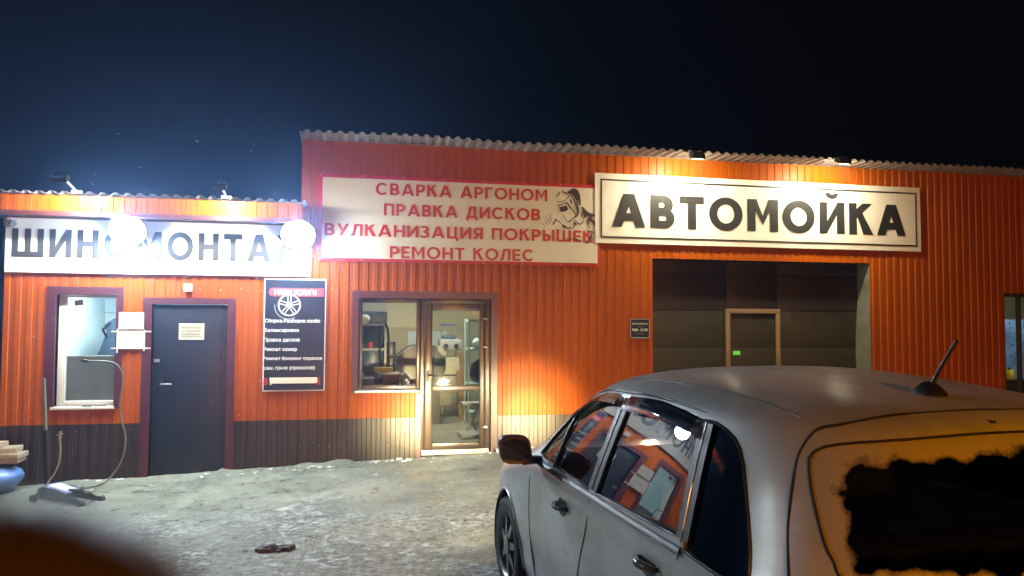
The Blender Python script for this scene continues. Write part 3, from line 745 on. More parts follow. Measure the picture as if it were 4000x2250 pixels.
# grey junction box over the door
jx, jz = wp(733, 1123, WY-.05); jb = thing('junction_box', 'small pale grey box with a cable on the wall over the steel door', 'box', (jx, WY-.05, jz))
MB().bbox(jx-.045, jx+.045, WY-.07, WY-.012, jz-.045, jz+.04, .008).build('cover', PVCW, jb, 40)
MB().tube([(jx-.015, WY-.03, jz+.04), (jx-.02, WY-.03, jz+.09), (jx-.035, WY-.028, jz+.16)], .006, 6).build('cable', BLK, jb, 60)
# camera at the left end of the sign
qx, qz = wp(45, 872, WY-.16); cc = thing('security_camera', 'small grey security camera at the top left corner of the tyre sign', 'camera', (qx, WY-.1, qz))
MB().lathe([(.02, .05), (.05, .045), (.062, .01), (.05, -.03), (.02, -.045)], (qx-.02, WY-.16, qz), 'z', 18).build('dome', GPRINT, cc, 50)
MB().tube([(qx-.02, WY-.16, qz+.01), (qx+.045, WY-.23, qz-.01)], [.03, .034], 12).build('lens_barrel', BLK, cc, 50)
MB().box(qx-.05, qx+.01, WY-.16, WY-.05, qz+.03, qz+.05).build('bracket', STEEL, cc)

# ------------------------------------------------------------------ glass shop front
gw = thing('shopfront_window', 'brown framed window beside the glass door, showing shelves inside', 'window', (gx0, WY+.08, gzs))
gy = WY+.05
fx0, ft = wp(1417, 1182, gy); fx1, fb = wp(1624, 1503, gy)
for n_, q in (('frame_side', (gx0+.002, fx0, gzs+.03, gz1-.002)), ('frame_side', (fx1, gxm-.002, gzs+.03, gz1-.002)), ('frame_head', (fx0, fx1, ft, gz1-.002)), ('frame_foot', (fx0, fx1, gzs+.03, fb))):
    MB().bbox(q[0], q[1], gy-.035, gy+.03, q[2], q[3], .009).build(n_, PVCB, gw, 40)
MB().quad(fx0-.01, fx1+.01, gy-.004, fb-.01, ft+.01).build('pane', GLASSW, gw)
MB().bbox(gx0-.03, gxm-.01, WY-.075, gy-.03, gzs+.0, gzs+.022, .006).build('sill', PVCW, gw, 40)
gd = thing('glass_door', 'brown framed glass door reflecting a bright warm lamp', 'door', (gxm, WY+.08, gzb))
dfx0, dft = wp(1689, 1214, gy-.01); dfx1, dmid = wp(1872, 1503, gy-.01); dm2 = wp(1780, 1527, gy-.01)[1]; dfb = wp(1780, 1728, gy-.01)[1]
for n_, q in (('door_stile', (gxm+.06, dfx0, gzb+.03, gz1-.055)), ('door_stile', (dfx1, gx1-.075, gzb+.03, gz1-.055)), ('door_rail', (dfx0, dfx1, dft, gz1-.055)), ('door_rail', (dfx0, dfx1, dm2, dmid)), ('door_rail', (dfx0, dfx1, gzb+.03, dfb))):
    MB().bbox(q[0], q[1], gy-.045, gy+.02, q[2], q[3], .010).build(n_, PVCB, gd, 40)
for n_, q in (('door_frame_side', (gxm+.001, gxm+.055, gzb, gz1-.002)), ('door_frame_side', (gx1-.07, gx1-.002, gzb, gz1-.002)), ('door_frame_head', (gxm+.055, gx1-.07, gz1-.05, gz1-.002))):
    MB().bbox(q[0], q[1], gy-.028, gy+.03, q[2], q[3], .007).build(n_, PVCB, gd, 40)
def tilted(x0, x1, z0, z1, Y, ang, name, m, parent):
    dxx = (x1-x0)*math.tan(R(ang))
    mb = MB(); mb.add([(x0, Y, z0), (x1, Y+dxx, z0), (x1, Y+dxx, z1), (x0, Y, z1)], [(0, 1, 2, 3)]); return mb.build(name, m, parent)
PTILT = -3.0
tilted(dfx0-.012, dfx1+.012, dmid-.01, dft+.01, gy+.006, PTILT, 'upper_pane', GLASSD, gd)
tilted(dfx0-.012, dfx1+.012, dfb-.01, dm2+.01, gy+.006, PTILT, 'lower_pane', GLASSD, gd)
MB().box(gxm+.03, gx1-.03, WY-.03, gy+.03, gzb-.03, gzb+.026).build('threshold', STEEL, gd)
for py_ in (1245, 1355, 1668):
    x_, z_ = wp(1896, py_, gy-.05); MB().bbox(x_-.028, x_+.028, gy-.065, gy-.045, z_-.018, z_+.018, .006).build('hinge', PVCB, gd, 40)
    MB().bbox(x_-.028, x_+.026, gy-.070, gy-.064, z_-.006, z_+.004, .002).build('hinge_pin', STEEL, gd, 40)
x_, z_ = wp(1672, 1460, gy-.05)
MB().bbox(x_-.015, x_+.015, gy-.062, gy-.045, z_-.10, z_+.04, .006).build('handle_plate', BLK, gd, 40)
MB().tube([(x_, gy-.06, z_-.02), (x_, gy-.10, z_-.02), (x_+.11, gy-.105, z_-.022)], .010).build('handle', BLK, gd, 60)
x_, z_ = wp(1856, 1225, gy-.02)
tag(font_text('D', x_-.02, x_+.02, z_-.02, z_+.02, gy-.004, WPRINT, None, .02, 'glass_reflection_mark'), 'white letter-shaped reflection drawn in the top right corner of the glass door', 'sticker')  # flat letter drawn in place of a reflection in the pane

# ------------------------------------------------------------------ gate
gt = thing('sectional_gate', 'wide dark sectional gate with a pale framed wicket door', 'gate', (tx0, WY+.2, 0))
GY = WY+.27
wk0, wkt = wp(2836, 1206, GY-.03); wk1 = wp(3043, 1300, GY-.03)[0]
z = -.1; k = 0
while z < tz1-.01:
    ze = min(z+.50, tz1+.05)
    for a, b_ in ((tx0-.1, wk0+.02), (wk0+.02, wk1-.02), (wk1-.02, tx1+.1)):
        MB().bbox(a+.001, b_-.001, GY-.02, GY+.02, z+.003, ze-.003, .006).build('gate_panel', GATEM, gt, 40)
    z = ze; k += 1
fw = .062
MB().bbox(wk0-.01, wk0+fw-.01, GY-.05, GY-.021, -.1, wkt-fw, .004).build('wicket_frame_side', GATEF, gt, 40)
MB().bbox(wk1-fw+.01, wk1+.01, GY-.05, GY-.021, -.1, wkt-fw, .004).build('wicket_frame_side', GATEF, gt, 40)
MB().bbox(wk0-.01, wk1+.01, GY-.052, GY-.021, wkt-fw, wkt, .004).build('wicket_frame_head', GATEF, gt, 40)
MB().bbox(wk0+fw, wk0+fw+.05, GY-.06, GY-.03, wkt-.98, wkt-.94, .006).build('wicket_handle', GATEF, gt, 40)
x_, z_ = wp(2878, 1379, GY-.03)
gs = thing('green_sticker', 'small bright green sticker on the wicket door', 'sticker', (x_, GY-.025, z_))
GS = mat('glowing_green_label', (.14, .75, .10), .4); GS.node_tree.nodes['Principled BSDF'].inputs['Emission Color'].default_value = (.2, 1, .15, 1); GS.node_tree.nodes['Principled BSDF'].inputs['Emission Strength'].default_value = .22  # the sticker is no lamp; faint emission brightens its green
MB().bbox(x_-.055, x_+.055, GY-.028, GY-.0215, z_-.027, z_+.027, .003).build('plate', GS, gs, 40)
scribble(gs, (x_-.05, x_+.05, z_-.02, z_+.02), [(.1, .9, .3), (.15, .85, .7)], GY-.028)
# plastered reveal with crumbling foam at the right jamb
mb = MB(); rows = []
for j in range(41):
    zz = -.1+(tz1+.1)*j/40; e = .014*mn.noise(Vector((0, zz*5, 2)))+.008*mn.noise(Vector((1, zz*17, 2)))
    low = .035*sstep(2.1, 1.5, zz) if zz < 2.1 else 0
    rows.append([(tx1+.004, WY-.001, zz), (tx1-.004, WY+.03, zz), (tx1-.012-e*.4-low*.4, WY+.14, zz), (tx1-.02-e-low, GY-.022, zz)])
mb.grid(rows); mb.build('right_jamb', CONC, gt, 60)
MB().box(tx0-.006, tx0, WY-.002, GY, -.1, tz1).build('left_jamb', BROWN, gt); MB().box(tx0, tx1, WY-.002, GY, tz1, tz1+.006).build('lintel', BROWN, gt)

# ------------------------------------------------------------------ right window
rw = thing('right_window', 'window at the far right edge with blue tarpaulin and tinsel behind it', 'window', (rx0, WY+.08, rz0))
ry = WY+.05
for n_, q in (('frame_side', (rx0+.002, rx0+.03, rz0, rz1-.002)), ('frame_side', (rx1-.06, rx1-.002, rz0, rz1-.002)), ('frame_head', (rx0+.03, rx1-.06, rz1-.055, rz1-.002)), ('frame_foot', (rx0+.03, rx1-.06, rz0, rz0+.07)), ('mullion', (rx0+.27, rx0+.31, rz0+.07, rz1-.055))):
    MB().bbox(q[0], q[1], ry-.03, ry+.03, q[2], q[3], .006).build(n_, PVCB, rw, 40)
MB().quad(rx0+.02, rx1-.05, ry-.003, rz0+.06, rz1-.05).build('pane', GLASSW, rw)

# ------------------------------------------------------------------ rooms behind the glass
ZI = -.02
def room(parent, x0, x1, y0, y1, z0, z1, wall, floor, names):
    mb = MB(); mb.box(x0, x1, y1, y1+.06, z0, z1); mb.build('room_back_wall', wall, parent)
    MB().box(x0-.06, x0, y0, y1, z0, z1).build('room_side_wall', wall, parent); MB().box(x1, x1+.06, y0, y1, z0, z1).build('room_side_wall', wall, parent)
    MB().box(x0, x1, y0, y1, z1, z1+.05).build('room_ceiling', wall, parent); MB().box(x0, x1, y0, y1, z0-.06, z0).build('room_floor', floor, parent)
IY = WY+.165
room(lowb, XL+.16, XC-.1, IY, 12.6, -.05, 2.45, ROOMB, FLOORM, 0)
room(tall, XC+.2, tx0-.15, IY, 15.2, .10, 3.1, ROOMC, FLOORM, 0)
room(tall, tx1+.2, XR-.2, IY, 12.8, .10, 3.0, ROOMC, FLOORM, 0)
def tubelight(x, y, z, lab, col, st, L_=1.2):
    t = thing('ceiling_lamp', lab, 'lamp', (x, y, z), 'ceiling lamps inside the rooms')
    MB().bbox(x-L_/2, x+L_/2, y-.08, y+.08, z, z+.045, .006).build('housing', PVCW, t, 40)
    MB().box(x-L_/2+.03, x+L_/2-.03, y-.06, y+.06, z-.012, z-.002).build('diffuser', emis('lamp_diffuser', col, st*4), t)
tubelight(-2.6, 11.1, 2.38, 'tube lamp on the ceiling of the left room', (.80, .97, 1.0), 50)
tubelight(1.3, 12.2, 3.0, 'tube lamp on the workshop ceiling behind the glass door', (1.0, .97, .78), 68)
tubelight(tx1+3.1, 9.98, 2.85, 'tube lamp on the ceiling of the right room', (.93, 1.0, .72), 30)

def slab(name, label, cat, x0, x1, y0, y1, z0, z1, m, bv=.008, rot=None):
    return tag(MB().bbox(x0, x1, y0, y1, z0, z1, bv, rot=rot).build(name, m, None, 40, origin=((x0+x1)/2, (y0+y1)/2, z0)), label, cat)
def at(px, py, Y): x_, z_ = wp(px, py, Y); return x_, z_
# left room: long counter, dark machine at the right, ceiling pipe
Y1 = 12.2
x_, z_ = at(330, 1390, 10.5)
t = thing('low_partition', 'pale grey blue low partition across the left room', 'partition', (x_, 10.5, 0))
MB().box(XL+.2, XL+1.9, 10.47, 10.55, -.05, z_-.015).build('panel', mat('grey_blue_laminate', (.42, .52, .54), .5, var=.1), t); MB().box(XL+.2, XL+1.9, 10.45, 10.57, z_-.014, z_).build('cap_rail', PVCW, t)
x_, z_ = at(425, 1400, 11.6)
t = thing('tyre_machine', 'dark angular machine at the right edge of the left window', 'machine', (x_, 11.6, 0))
MB().prism([(x_-.12, z_), (x_-.06, z_+.12), (x_-.02, z_+.25), (x_+.02, z_+.36), (x_-.02, z_+.46), (x_+.10, z_+.55), (x_+.6, z_+.5), (x_+.6, -.04), (x_-.12, -.04)], 11.4, 11.9).build('body', BLUEG, t)
MB().tube([(x_+.03, 11.38, z_+.3), (x_+.0, 11.3, z_+.40), (x_+.1, 11.3, z_+.5)], .02).build('arm', BLK, t, 60)
x_, z_ = at(373, 1300, 12.55)
tag(MB().tube([(x_, 12.56, z_-.4), (x_, 12.56, z_+.32)], .008, 6).tube([(x_-.7, 12.56, z_+.33), (x_+.6, 12.56, z_+.29)], .005, 6).build('wall_cable', GPRINT, None), 'thin grey cable run on the back wall of the left room', 'cable')

# workshop behind the glass shop front
def shelf_unit(name, label, x0, x1, y0, y1, zs, m, post=.02, top=None):
    t = thing(name, label, 'shelf', ((x0+x1)/2, (y0+y1)/2, .1)); zt_ = top or zs[-1]+.03
    for a in (x0, x1):
        for b_ in (y0, y1): MB().box(a-post, a+post, b_-post, b_+post, .1, zt_).build('post', m, t)
    for z_ in zs: MB().box(x0+post, x1-post, y0, y1, z_-.015, z_+.015).build('shelf_board', m, t)
    return t
Y2 = 11.3
xa, z1_ = at(1432, 1268, Y2); xb, z2_ = at(1510, 1365, Y2); z3_ = at(1460, 1471, Y2)[1]; xe = at(1506, 1300, Y2)[0]
shelf_unit('grey_shelf_rack', 'grey metal shelf rack inside the shop front window', xa-.35, xe, Y2, Y2+.45, [z3_, z2_, z1_], GPRINT, .016)
slab('storage_bin', 'dark blue grey bin on the top shelf of the rack', 'bin', xa-.1, xa+.30, Y2+.05, Y2+.4, z1_+.016, z1_+.20, BLUEG, .04)
def sack(name, label, cat, x_, y_, z_, rx, ry_, rz_, m, seed=0, amp=.18):
    bm = bmesh.new(); bmesh.ops.create_icosphere(bm, subdivisions=3, radius=1)
    for v in bm.verts:
        n_ = mn.noise(v.co*1.6+Vector((seed, seed*2, 0))); n3 = mn.noise(v.co*4+Vector((seed, 3, 0)))
        k_ = 1+amp*n_+amp*.4*n3; zz = v.co.z
        v.co = Vector((v.co.x*rx*k_, v.co.y*ry_*k_, max(-.85, zz*k_)*rz_+rz_*.85))
    me = bpy.data.meshes.new(name); bm.to_mesh(me); bm.free()
    for p in me.polygons: p.use_smooth = True
    o = link(name, me, m); o.location = (x_, y_, z_); return tag(o, label, cat)
sack('dark_jacket', 'dark grey jacket heaped on the middle shelf of the rack', 'jacket', xa+.12, Y2+.2, z2_+.016, .20, .16, .22, mat('dark_grey_cloth', (.035, .045, .05), .8, bump=.5, bscale=15), 3)
sack('white_helmet', 'pale rounded helmet at the left of the top shelf', 'helmet', xa-.05, Y2-.0, z1_+.016, .10, .1, .075, ROOMB, 5, .05)
x_, z_ = at(1449, 1351, Y2)
tag(MB().lathe([(.028, 0), (.036, .075), (.036, .085)], (x_, Y2+.05, z2_+.016), 'z', 14).build('red_cup', mat('red_plastic', (.6, .03, .03), .4), None, 40), 'small red cup on the middle shelf', 'cup')
sack('blue_canister', 'blue grey plastic canister under the middle shelf', 'canister', xa+.08, Y2+.15, z3_+.016, .19, .14, .28, BLUEG, 9, .06)
slab('dark_crate', 'black plastic crate beside the blue canister', 'crate', xa+.26, xa+.42, Y2+.05, Y2+.35, z3_+.3, z3_+.5, BLK)
slab('black_case', 'black case standing under the crate on the rack', 'case', xa+.25, xa+.42, Y2+.05, Y2+.35, z3_+.017, z3_+.28, BLK)
hose = []
for q in ((1505, 1262), (1515, 1285), (1519, 1320), (1519, 1380), (1521, 1440), (1519, 1480)): x_, z_ = at(q[0], q[1], Y2-.05); hose.append((x_, Y2-.05, z_))
tag(MB().tube(hose, .016, 8).build('black_hose', RUB, None, 60), 'thick black hose hanging at the right of the shelf rack', 'hose')
hose2 = []
for q in ((1489, 1270), (1486, 1310), (1484, 1370), (1490, 1420), (1497, 1470)): x_, z_ = at(q[0], q[1], Y2-.05); hose2.append((x_, Y2-.06, z_))
tag(MB().tube(hose2, .009, 8).build('thin_cable', RUB, None, 60), 'thin black cable hanging in front of the rack post', 'cable')
# low bench with a toolbox under the window
Y3 = 10.5
x0_, z_ = at(1405, 1500, Y3); x1_ = at(1640, 1500, Y3)[0]
t = thing('work_bench', 'low work bench right behind the shop front window', 'bench', (x0_, Y3, .1))
MB().box(x0_-.2, x1_, Y3-.2, Y3+.35, z_-.05, z_-.01).build('bench_top', GPRINT, t)
for a in (x0_-.15, x1_-.05): MB().box(a, a+.05, Y3-.15, Y3-.1, .1, z_-.05).build('leg', GPRINT, t)
zb_ = z_-.01
x2, z2t = at(1492, 1462, Y3); x3 = at(1558, 1462, Y3)[0]
t = thing('tool_box', 'brown toolbox standing on the bench', 'toolbox', ((x2+x3)/2, Y3, zb_))
MB().bbox(x2, x3, Y3-.1, Y3+.12, zb_, z2t, .008).build('body', mat('brown_plastic', (.11, .065, .045), .5), t, 40); MB().bbox(x2-.006, x3+.006, Y3-.106, Y3+.126, z2t+.001, z2t+.03, .008).build('lid', BLK, t, 40)
x2, z2t = at(1412, 1478, Y3); x3 = at(1462, 1478, Y3)[0]
slab('grey_tray', 'dark blue tray of parts at the left end of the bench', 'tray', x2, x3, Y3-.1, Y3+.12, zb_, z2t, BLUEG)
x2, _z = at(1578, 1490, Y3); sack('white_bag', 'crumpled white plastic bag beside the toolbox', 'bag', x2, Y3, zb_, .065, .06, .085, NOTICE, 12, .3)
x2, _z = at(1612, 1490, Y3); slab('paint_can', 'small red and white tin at the right end of the bench', 'can', x2-.04, x2+.04, Y3-.05, Y3+.05, zb_, zb_+.07, mat('red_tin', (.4, .12, .08), .4))
x2, _z = at(1475, 1480, Y3); sack('oily_rag', 'dark oily rag lying between the tray and the toolbox', 'rag', x2, Y3, zb_, .06, .05, .07, RUB, 15, .3)
x2, z_y = at(1495, 1442, 11.1)
slab('yellow_tool', 'yellow and black power tool lying low in the rack', 'tool', x2-.12, x2+.14, 11.0, 11.15, z_y-.05, z_y+.03, mat('yellow_plastic', (.45, .36, .03), .4), .02)
# balancing machine: dark hood with a slanted top
Y4 = 12.4
pp = [at(*q, Y4) for q in ((1549, 1392), (1608, 1352), (1625, 1350), (1700, 1350), (1740, 1375), (1742, 1440), (1720, 1500))]
t = thing('wheel_balancer', 'dark brown balancing machine with a slanted hood, seen through window and door', 'machine', (pp[0][0], Y4, .1))
MB().prism(pp+[(pp[-1][0], .10), (pp[0][0], .10)], Y4, Y4+.55).build('body', DARKM, t)
MB().tube([(pp[0][0]-.005, Y4-.01, pp[0][1]), (pp[1][0], Y4-.01, pp[1][1])], .012, 6).build('hood_edge', GPRINT, t)
x_, z_ = at(1720, 1372, Y4-.1); t = thing('work_jacket', 'dark jacket with pale shoulder stripe hung on the machine', 'jacket', (x_, Y4-.1, z_))
MB().prism([at(*q, Y4-.1) for q in ((1698, 1352), (1718, 1348), (1738, 1370), (1741, 1415), (1728, 1440), (1722, 1480), (1694, 1480))], Y4-.12, Y4-.04).build('cloth', BLUEG, t)
MB().prism([at(*q, Y4-.14) for q in ((1708, 1350), (1722, 1352), (1741, 1376), (1740, 1390), (1728, 1388), (1712, 1372))], Y4-.15, Y4-.13).build('stripe', WPRINT, t)
# board on the back wall
Y5 = 15.1
xa, zt_ = at(1592, 1294, Y5); xb, zb_ = at(1745, 1352, Y5)
t = thing('white_board', 'white board hung on the cream back wall of the workshop', 'board', (xa, Y5, zb_)); MB().box(xa, xb, Y5-.03, Y5, zb_, zt_).build('panel', ROOMB, t)
# trolley with blue handle, ladder-like
Y6 = 13.6
xa, zt_ = at(1724, 1266, Y6); xb, zm = at(1775, 1325, Y6)
t = thing('hand_truck', 'upright trolley with a blue top bar in the middle of the workshop', 'trolley', (xa, Y6, .1))
MB().box(xa-.01, xb+.01, Y6-.03, Y6+.03, zt_-.03, zt_).build('top_bar', mat('blue_paint', (.06, .07, .30), .5), t)
for q in (xa, xb): MB().tube([(q, Y6, zt_-.03), (q+(.06 if q == xb else .02), Y6-.1, .12)], .012, 6).build('upright', STEEL, t)
x_, z_ = at(1757, 1346, Y6-.2)
t = thing('pump_unit', 'grey boxy pump with two dark dials on the trolley', 'pump', (x_, Y6-.2, z_-.1))
MB().bbox(x_-.20, x_+.20, Y6-.38, Y6-.05, z_-.10, z_+.10, .03).build('housing', GPRINT, t, 40)
MB().bbox(x_-.14, x_+.10, Y6-.32, Y6-.1, z_+.10, z_+.17, .03).build('motor', BLUEG, t, 40)
for k in (-.09, .09): MB().lathe([(.045, 0), (.04, -.02)], (x_+k, Y6-.38, z_-.02), 'y', 14).build('dial', BLK, t, 40)
x_, z_ = at(1757, 1370, Y6-.2); zz = .1
for k, (z0_, m_) in enumerate(((z_-.10, ROOMC), (z_-.42, WOOD))):
    slab('cardboard_box', ('pale cardboard box under the compressor', 'brown cardboard box at the foot of the trolley')[k], 'box', x_-.26, x_+.22, Y6-.45, Y6, z0_-.30, z0_, m_)
# wooden boards leaning
for k, (a, b_, c, d, lab) in enumerate(((1797, 1375, 1822, 1480, 'light board leaning on the workshop wall, nearest the cabinet'), (1812, 1372, 1808, 1480, 'second wooden board leaning between trolley and cabinet'), (1790, 1450, 1800, 1640, 'long plank leaning low behind the lower door pane'))):
    xa, za = at(a, b_, 12.9-.1*k); xb, zb_ = at(c, d, 12.9-.1*k)
    tag(MB().prism([(xa-.03, za), (xa+.08, za+.02), (xb+.08, max(.1, zb_-.4)), (xb-.03, max(.1, zb_-.4))], 12.88-.1*k, 12.92-.1*k).build('wooden_board', mat('pine_board', (.33, .21, .09), .6, var=.25, vscale=8), None), lab, 'board')
# glazed white cabinet at the right
Y7 = 12.0
xa, zt_ = at(1832, 1252, Y7); xb, zs_ = at(1871, 1365, Y7)
t = shelf_unit('glass_cabinet', 'tall pale blue metal cabinet frame behind the right of the glass door', xa, xb+.25, Y7, Y7+.4, [.3, zs_-.55, zs_, zt_], mat('pale_blue_paint', (.50, .66, .72), .4), .013)
MB().quad(xa+.015, xb+.24, Y7+.38, .3, zt_).build('back_glass', glass('cabinet_glass', (.75, .9, .95), 1.5), t)
sack('tool_bag', 'dark tool bag on the lower shelf of the cabinet', 'bag', xa+.22, Y7+.2, zs_-.53, .16, .13, .2, DARKM, 31, .25)
sack('folded_tarp', 'pale blue folded sheet on the middle shelf of the cabinet', 'tarp', xa+.2, Y7+.2, zs_+.016, .12, .1, .09, ROOMB, 33, .2)
x_, z_ = at(1843, 1615, 11.4)
t = thing('folding_stool', 'small stool with angled grey legs behind the lower door pane', 'stool', (x_, 11.4, .1))
MB().bbox(x_-.16, x_+.16, 11.25, 11.55, .50, .54, .008).build('seat', GPRINT, t, 40)
for a, b_ in ((-.13, .05), (.13, -.05), (-.13, -.12), (.13, .12)): MB().tube([(x_+a, 11.4+b_, .5), (x_-a*.6, 11.4+b_, .11)], .012, 6).build('leg', STEEL, t)
x_, z_ = at(1838, 1715, 10.9)
slab('grey_floor_mat', 'dark grey rubber pad on the workshop floor near the door', 'mat', x_-.16, x_+.25, 10.7, 11.1, .101, .16, GPRINT)
# right room: blue sheet, tinsel, yellow can
xa, za = at(3927, 1248, 10.4)
t = thing('blue_tarpaulin', 'blue sheet hung across the right room behind the window', 'tarpaulin', (xa, 10.4, za))
wavy(xa-.2, xa+2.2, za-1.1, za, 10.42, BLUEP, 'cloth', t, .03, 30, 14, 4, 5)
TIN = mat('silver_tinsel', (.9, .9, .95), .12, metal=1)
t = thing('tinsel_garland', 'silver tinsel balls strung over the blue sheet', 'garland', (xa, 10.3, za-.5))
for k in range(34):
    x_ = xa+.02+random.random()*.55; z_ = za-.06-random.random()*.72
    MB().lathe([(.001, -.014), (.012, -.008), (.014, 0), (.012, .008), (.001, .014)], (x_, 10.36, z_), 'z', 6).build('bauble', TIN, t)
x_, z_ = at(3943, 1455, 10.2)
t = thing('yellow_canister', 'yellow canister standing at the foot of the blue sheet', 'canister', (x_, 10.2, z_-.1))
MB().bbox(x_-.045, x_+.045, 10.15, 10.25, z_-.1, z_+.04, .01).build('body', mat('yellow_paint', (.6, .55, .05), .4), t, 40)
MB().lathe([(.02, 0), (.015, .04)], (x_, 10.2, z_+.04), 'z', 8).build('cap', BLK, t)
t = thing('display_counter', 'dark counter below the blue sheet in the right room', 'counter', (xa, 10.2, .1)); MB().box(xa-.3, xa+2.2, 10.05, 10.40, .1, z_-.1).build('body', DARKM, t)

# ------------------------------------------------------------------ floodlights
def aim(rx):                            # rotation about X
    return Matrix.Rotation(rx, 3, 'X')
def floodlight(name, label, group, pos, tilt, w, h, col, st, facing=-1, arm_to=None, yaw=0, dome=0):
    """flat LED floodlight; tilt in degrees: 0 looks along -Y*facing.. down-tilt positive"""
    t = thing(name, label, 'floodlight', pos, group)
    rot = Matrix.Rotation(yaw, 3, 'Z') @ Matrix.Rotation(tilt if facing < 0 else -tilt, 3, 'X')
    def B(x0, x1, y0, y1, z0, z1, bv):
        mb = MB().bbox(x0, x1, y0, y1, z0, z1, bv)
        f = facing
        mb.v = [tuple(Vector(pos)+rot @ Vector((v[0], v[1]*-f, v[2]))) for v in mb.v]; return mb
    B(-w/2, w/2, .0, .045, -h/2, h/2, .008).build('housing', BLK, t, 40)
    B(-w/2-.002, w/2+.002, -.012, .001, -h/2-.002, h/2+.002, .004).build('bezel', BLK, t, 40)
    if dome:
        mb = MB().lathe([(dome*math.cos(R(a)), -dome*.75*math.sin(R(a))-.012) for a in (0, 15, 30, 45, 60, 75, 88)], (0, 0, 0), 'y', 32)  # glowing dome sized to the round glare of the lamp
        mb.v = [tuple(Vector(pos)+rot @ Vector((v[0], v[1]*-facing, v[2]))) for v in mb.v]
        back_disc = MB().lathe([(dome*1.05, -.011), (dome*1.07, .004), (dome*.9, .03), (dome*.5, .04)], (0, 0, 0), 'y', 32)  # disc added behind the dome to block its backward light
        back_disc.v = [tuple(Vector(pos)+rot @ Vector((v[0], v[1]*-facing, v[2]))) for v in back_disc.v]
        back_disc.build('light_block_disc', BLK, t, 60)
        mb.build('lamp_glare_dome', emis('lamp_face_'+name, col, st), t, 60)
    else:
        B(-w/2+.014, w/2-.014, -.0165, -.0125, -h/2+.014, h/2-.014, .001).build('lamp_face', emis('lamp_face_'+name, col, st), t)
    mb = MB()
    for i in range(6):
        q = B(-w/2+.02+i*(w-.04)/5-.003, -w/2+.02+i*(w-.04)/5+.003, .045, .065, -h/2+.02, h/2-.02, .001); mb.add(q.v, q.f)
    mb.build('cooling_fins', BLK, t)
    if arm_to:
        back = Vector(pos)+rot @ Vector((0, .05*-facing, 0))
        MB().tube([back, Vector(arm_to)], .012, 8).build('arm', STEEL, t, 60)
        MB().box(arm_to[0]-.05, arm_to[0]+.05, arm_to[1]-.02, arm_to[1]+.02, arm_to[2]-.02, arm_to[2]+.006).build('foot', STEEL, t)
    return t
WARM = (1.0, .90, .62); COOL = (.72, .88, 1.0); NEUT = (1.0, .97, .82)
def roofpt(px, py, Y): x_, z_ = wp(px, py, Y); return (x_, Y, z_)
# two over the car wash sign, on arms, looking back at the wall
for px_, py_, lab in ((2722, 612, 'left of the two floodlights over the car wash sign'), (3292, 632, 'right of the two floodlights over the car wash sign')):
    p = roofpt(px_, py_, WY-.62)
    floodlight('sign_floodlight', lab, 'floodlights on roof arms', p, R(62), .17, .13, WARM, 1400, facing=1, arm_to=(p[0], WY-.30, ZR+.075))
for px_, py_, lab in ((238, 700, 'left of the two arm floodlights over the tyre sign'), (858, 732, 'right of the two arm floodlights over the tyre sign')):
    p = roofpt(px_, py_, PY-.52)
    floodlight('sign_floodlight', lab, 'floodlights on roof arms', p, R(58), .14, .11, NEUT, 2500, facing=1, arm_to=(p[0], PY-.04, ZLT+.04))
# two glaring ones under the parapet, looking out over the yard
for px_, py_, lab in ((500, 852, 'dazzling white floodlight in the middle of the tyre sign'), (1165, 880, 'dazzling white floodlight at the right end of the tyre sign')):
    p = roofpt(px_, py_, PY+.10); p = (p[0], PY+.10, ZLB-.165)
    floodlight('yard_floodlight', lab, 'yard floodlights under the parapet', p, R(35), .25, .24, COOL, 340, facing=-1, arm_to=(p[0], PY+.16, ZLB-.016), dome=.185)

# distant sodium street lamp behind the photographer
sp = (3.4, -9.6, 0)
t = thing('street_lamp', 'short grey lamp post with an amber head behind the photographer', 'street lamp', sp)
MB().tube([(3.4, -9.6, -.05), (3.4, -9.6, 1.2), (3.4, -9.6, 2.3), (3.3, -9.45, 2.5), (2.9, -9.1, 2.55)], [.07, .06, .045, .04, .035], 12).build('pole', GALV, t, 60)
MB().bbox(2.5, 3.1, -9.15, -8.85, 2.46, 2.58, .04).build('lamp_head', BLK, t, 40)
MB().box(2.55, 3.05, -9.12, -8.88, 2.39, 2.458).build('lamp_lens', emis('sodium_lamp', (1.0, .30, .003), 6800), t)

# white yard lamp on a pole to the left behind the photographer
t = thing('yard_lamp_post', 'grey lamp post with a white head at the left side of the yard', 'lamp post', (-12, 8.4, 0))
MB().tube([(-12, 8.4, -.05), (-12, 8.4, 3), (-12, 8.4, 5.2), (-11.8, 8.4, 5.35), (-11.3, 8.4, 5.38)], [.07, .06, .045, .04, .035], 12).build('pole', GALV, t, 60)
MB().bbox(-11.4, -10.8, 8.25, 8.55, 5.30, 5.42, .04).build('lamp_head', BLK, t, 40)
MB().box(-11.35, -10.85, 8.28, 8.52, 5.20, 5.298).build('lamp_lens', emis('white_lamp', (.84, .97, 1.0), 850), t)

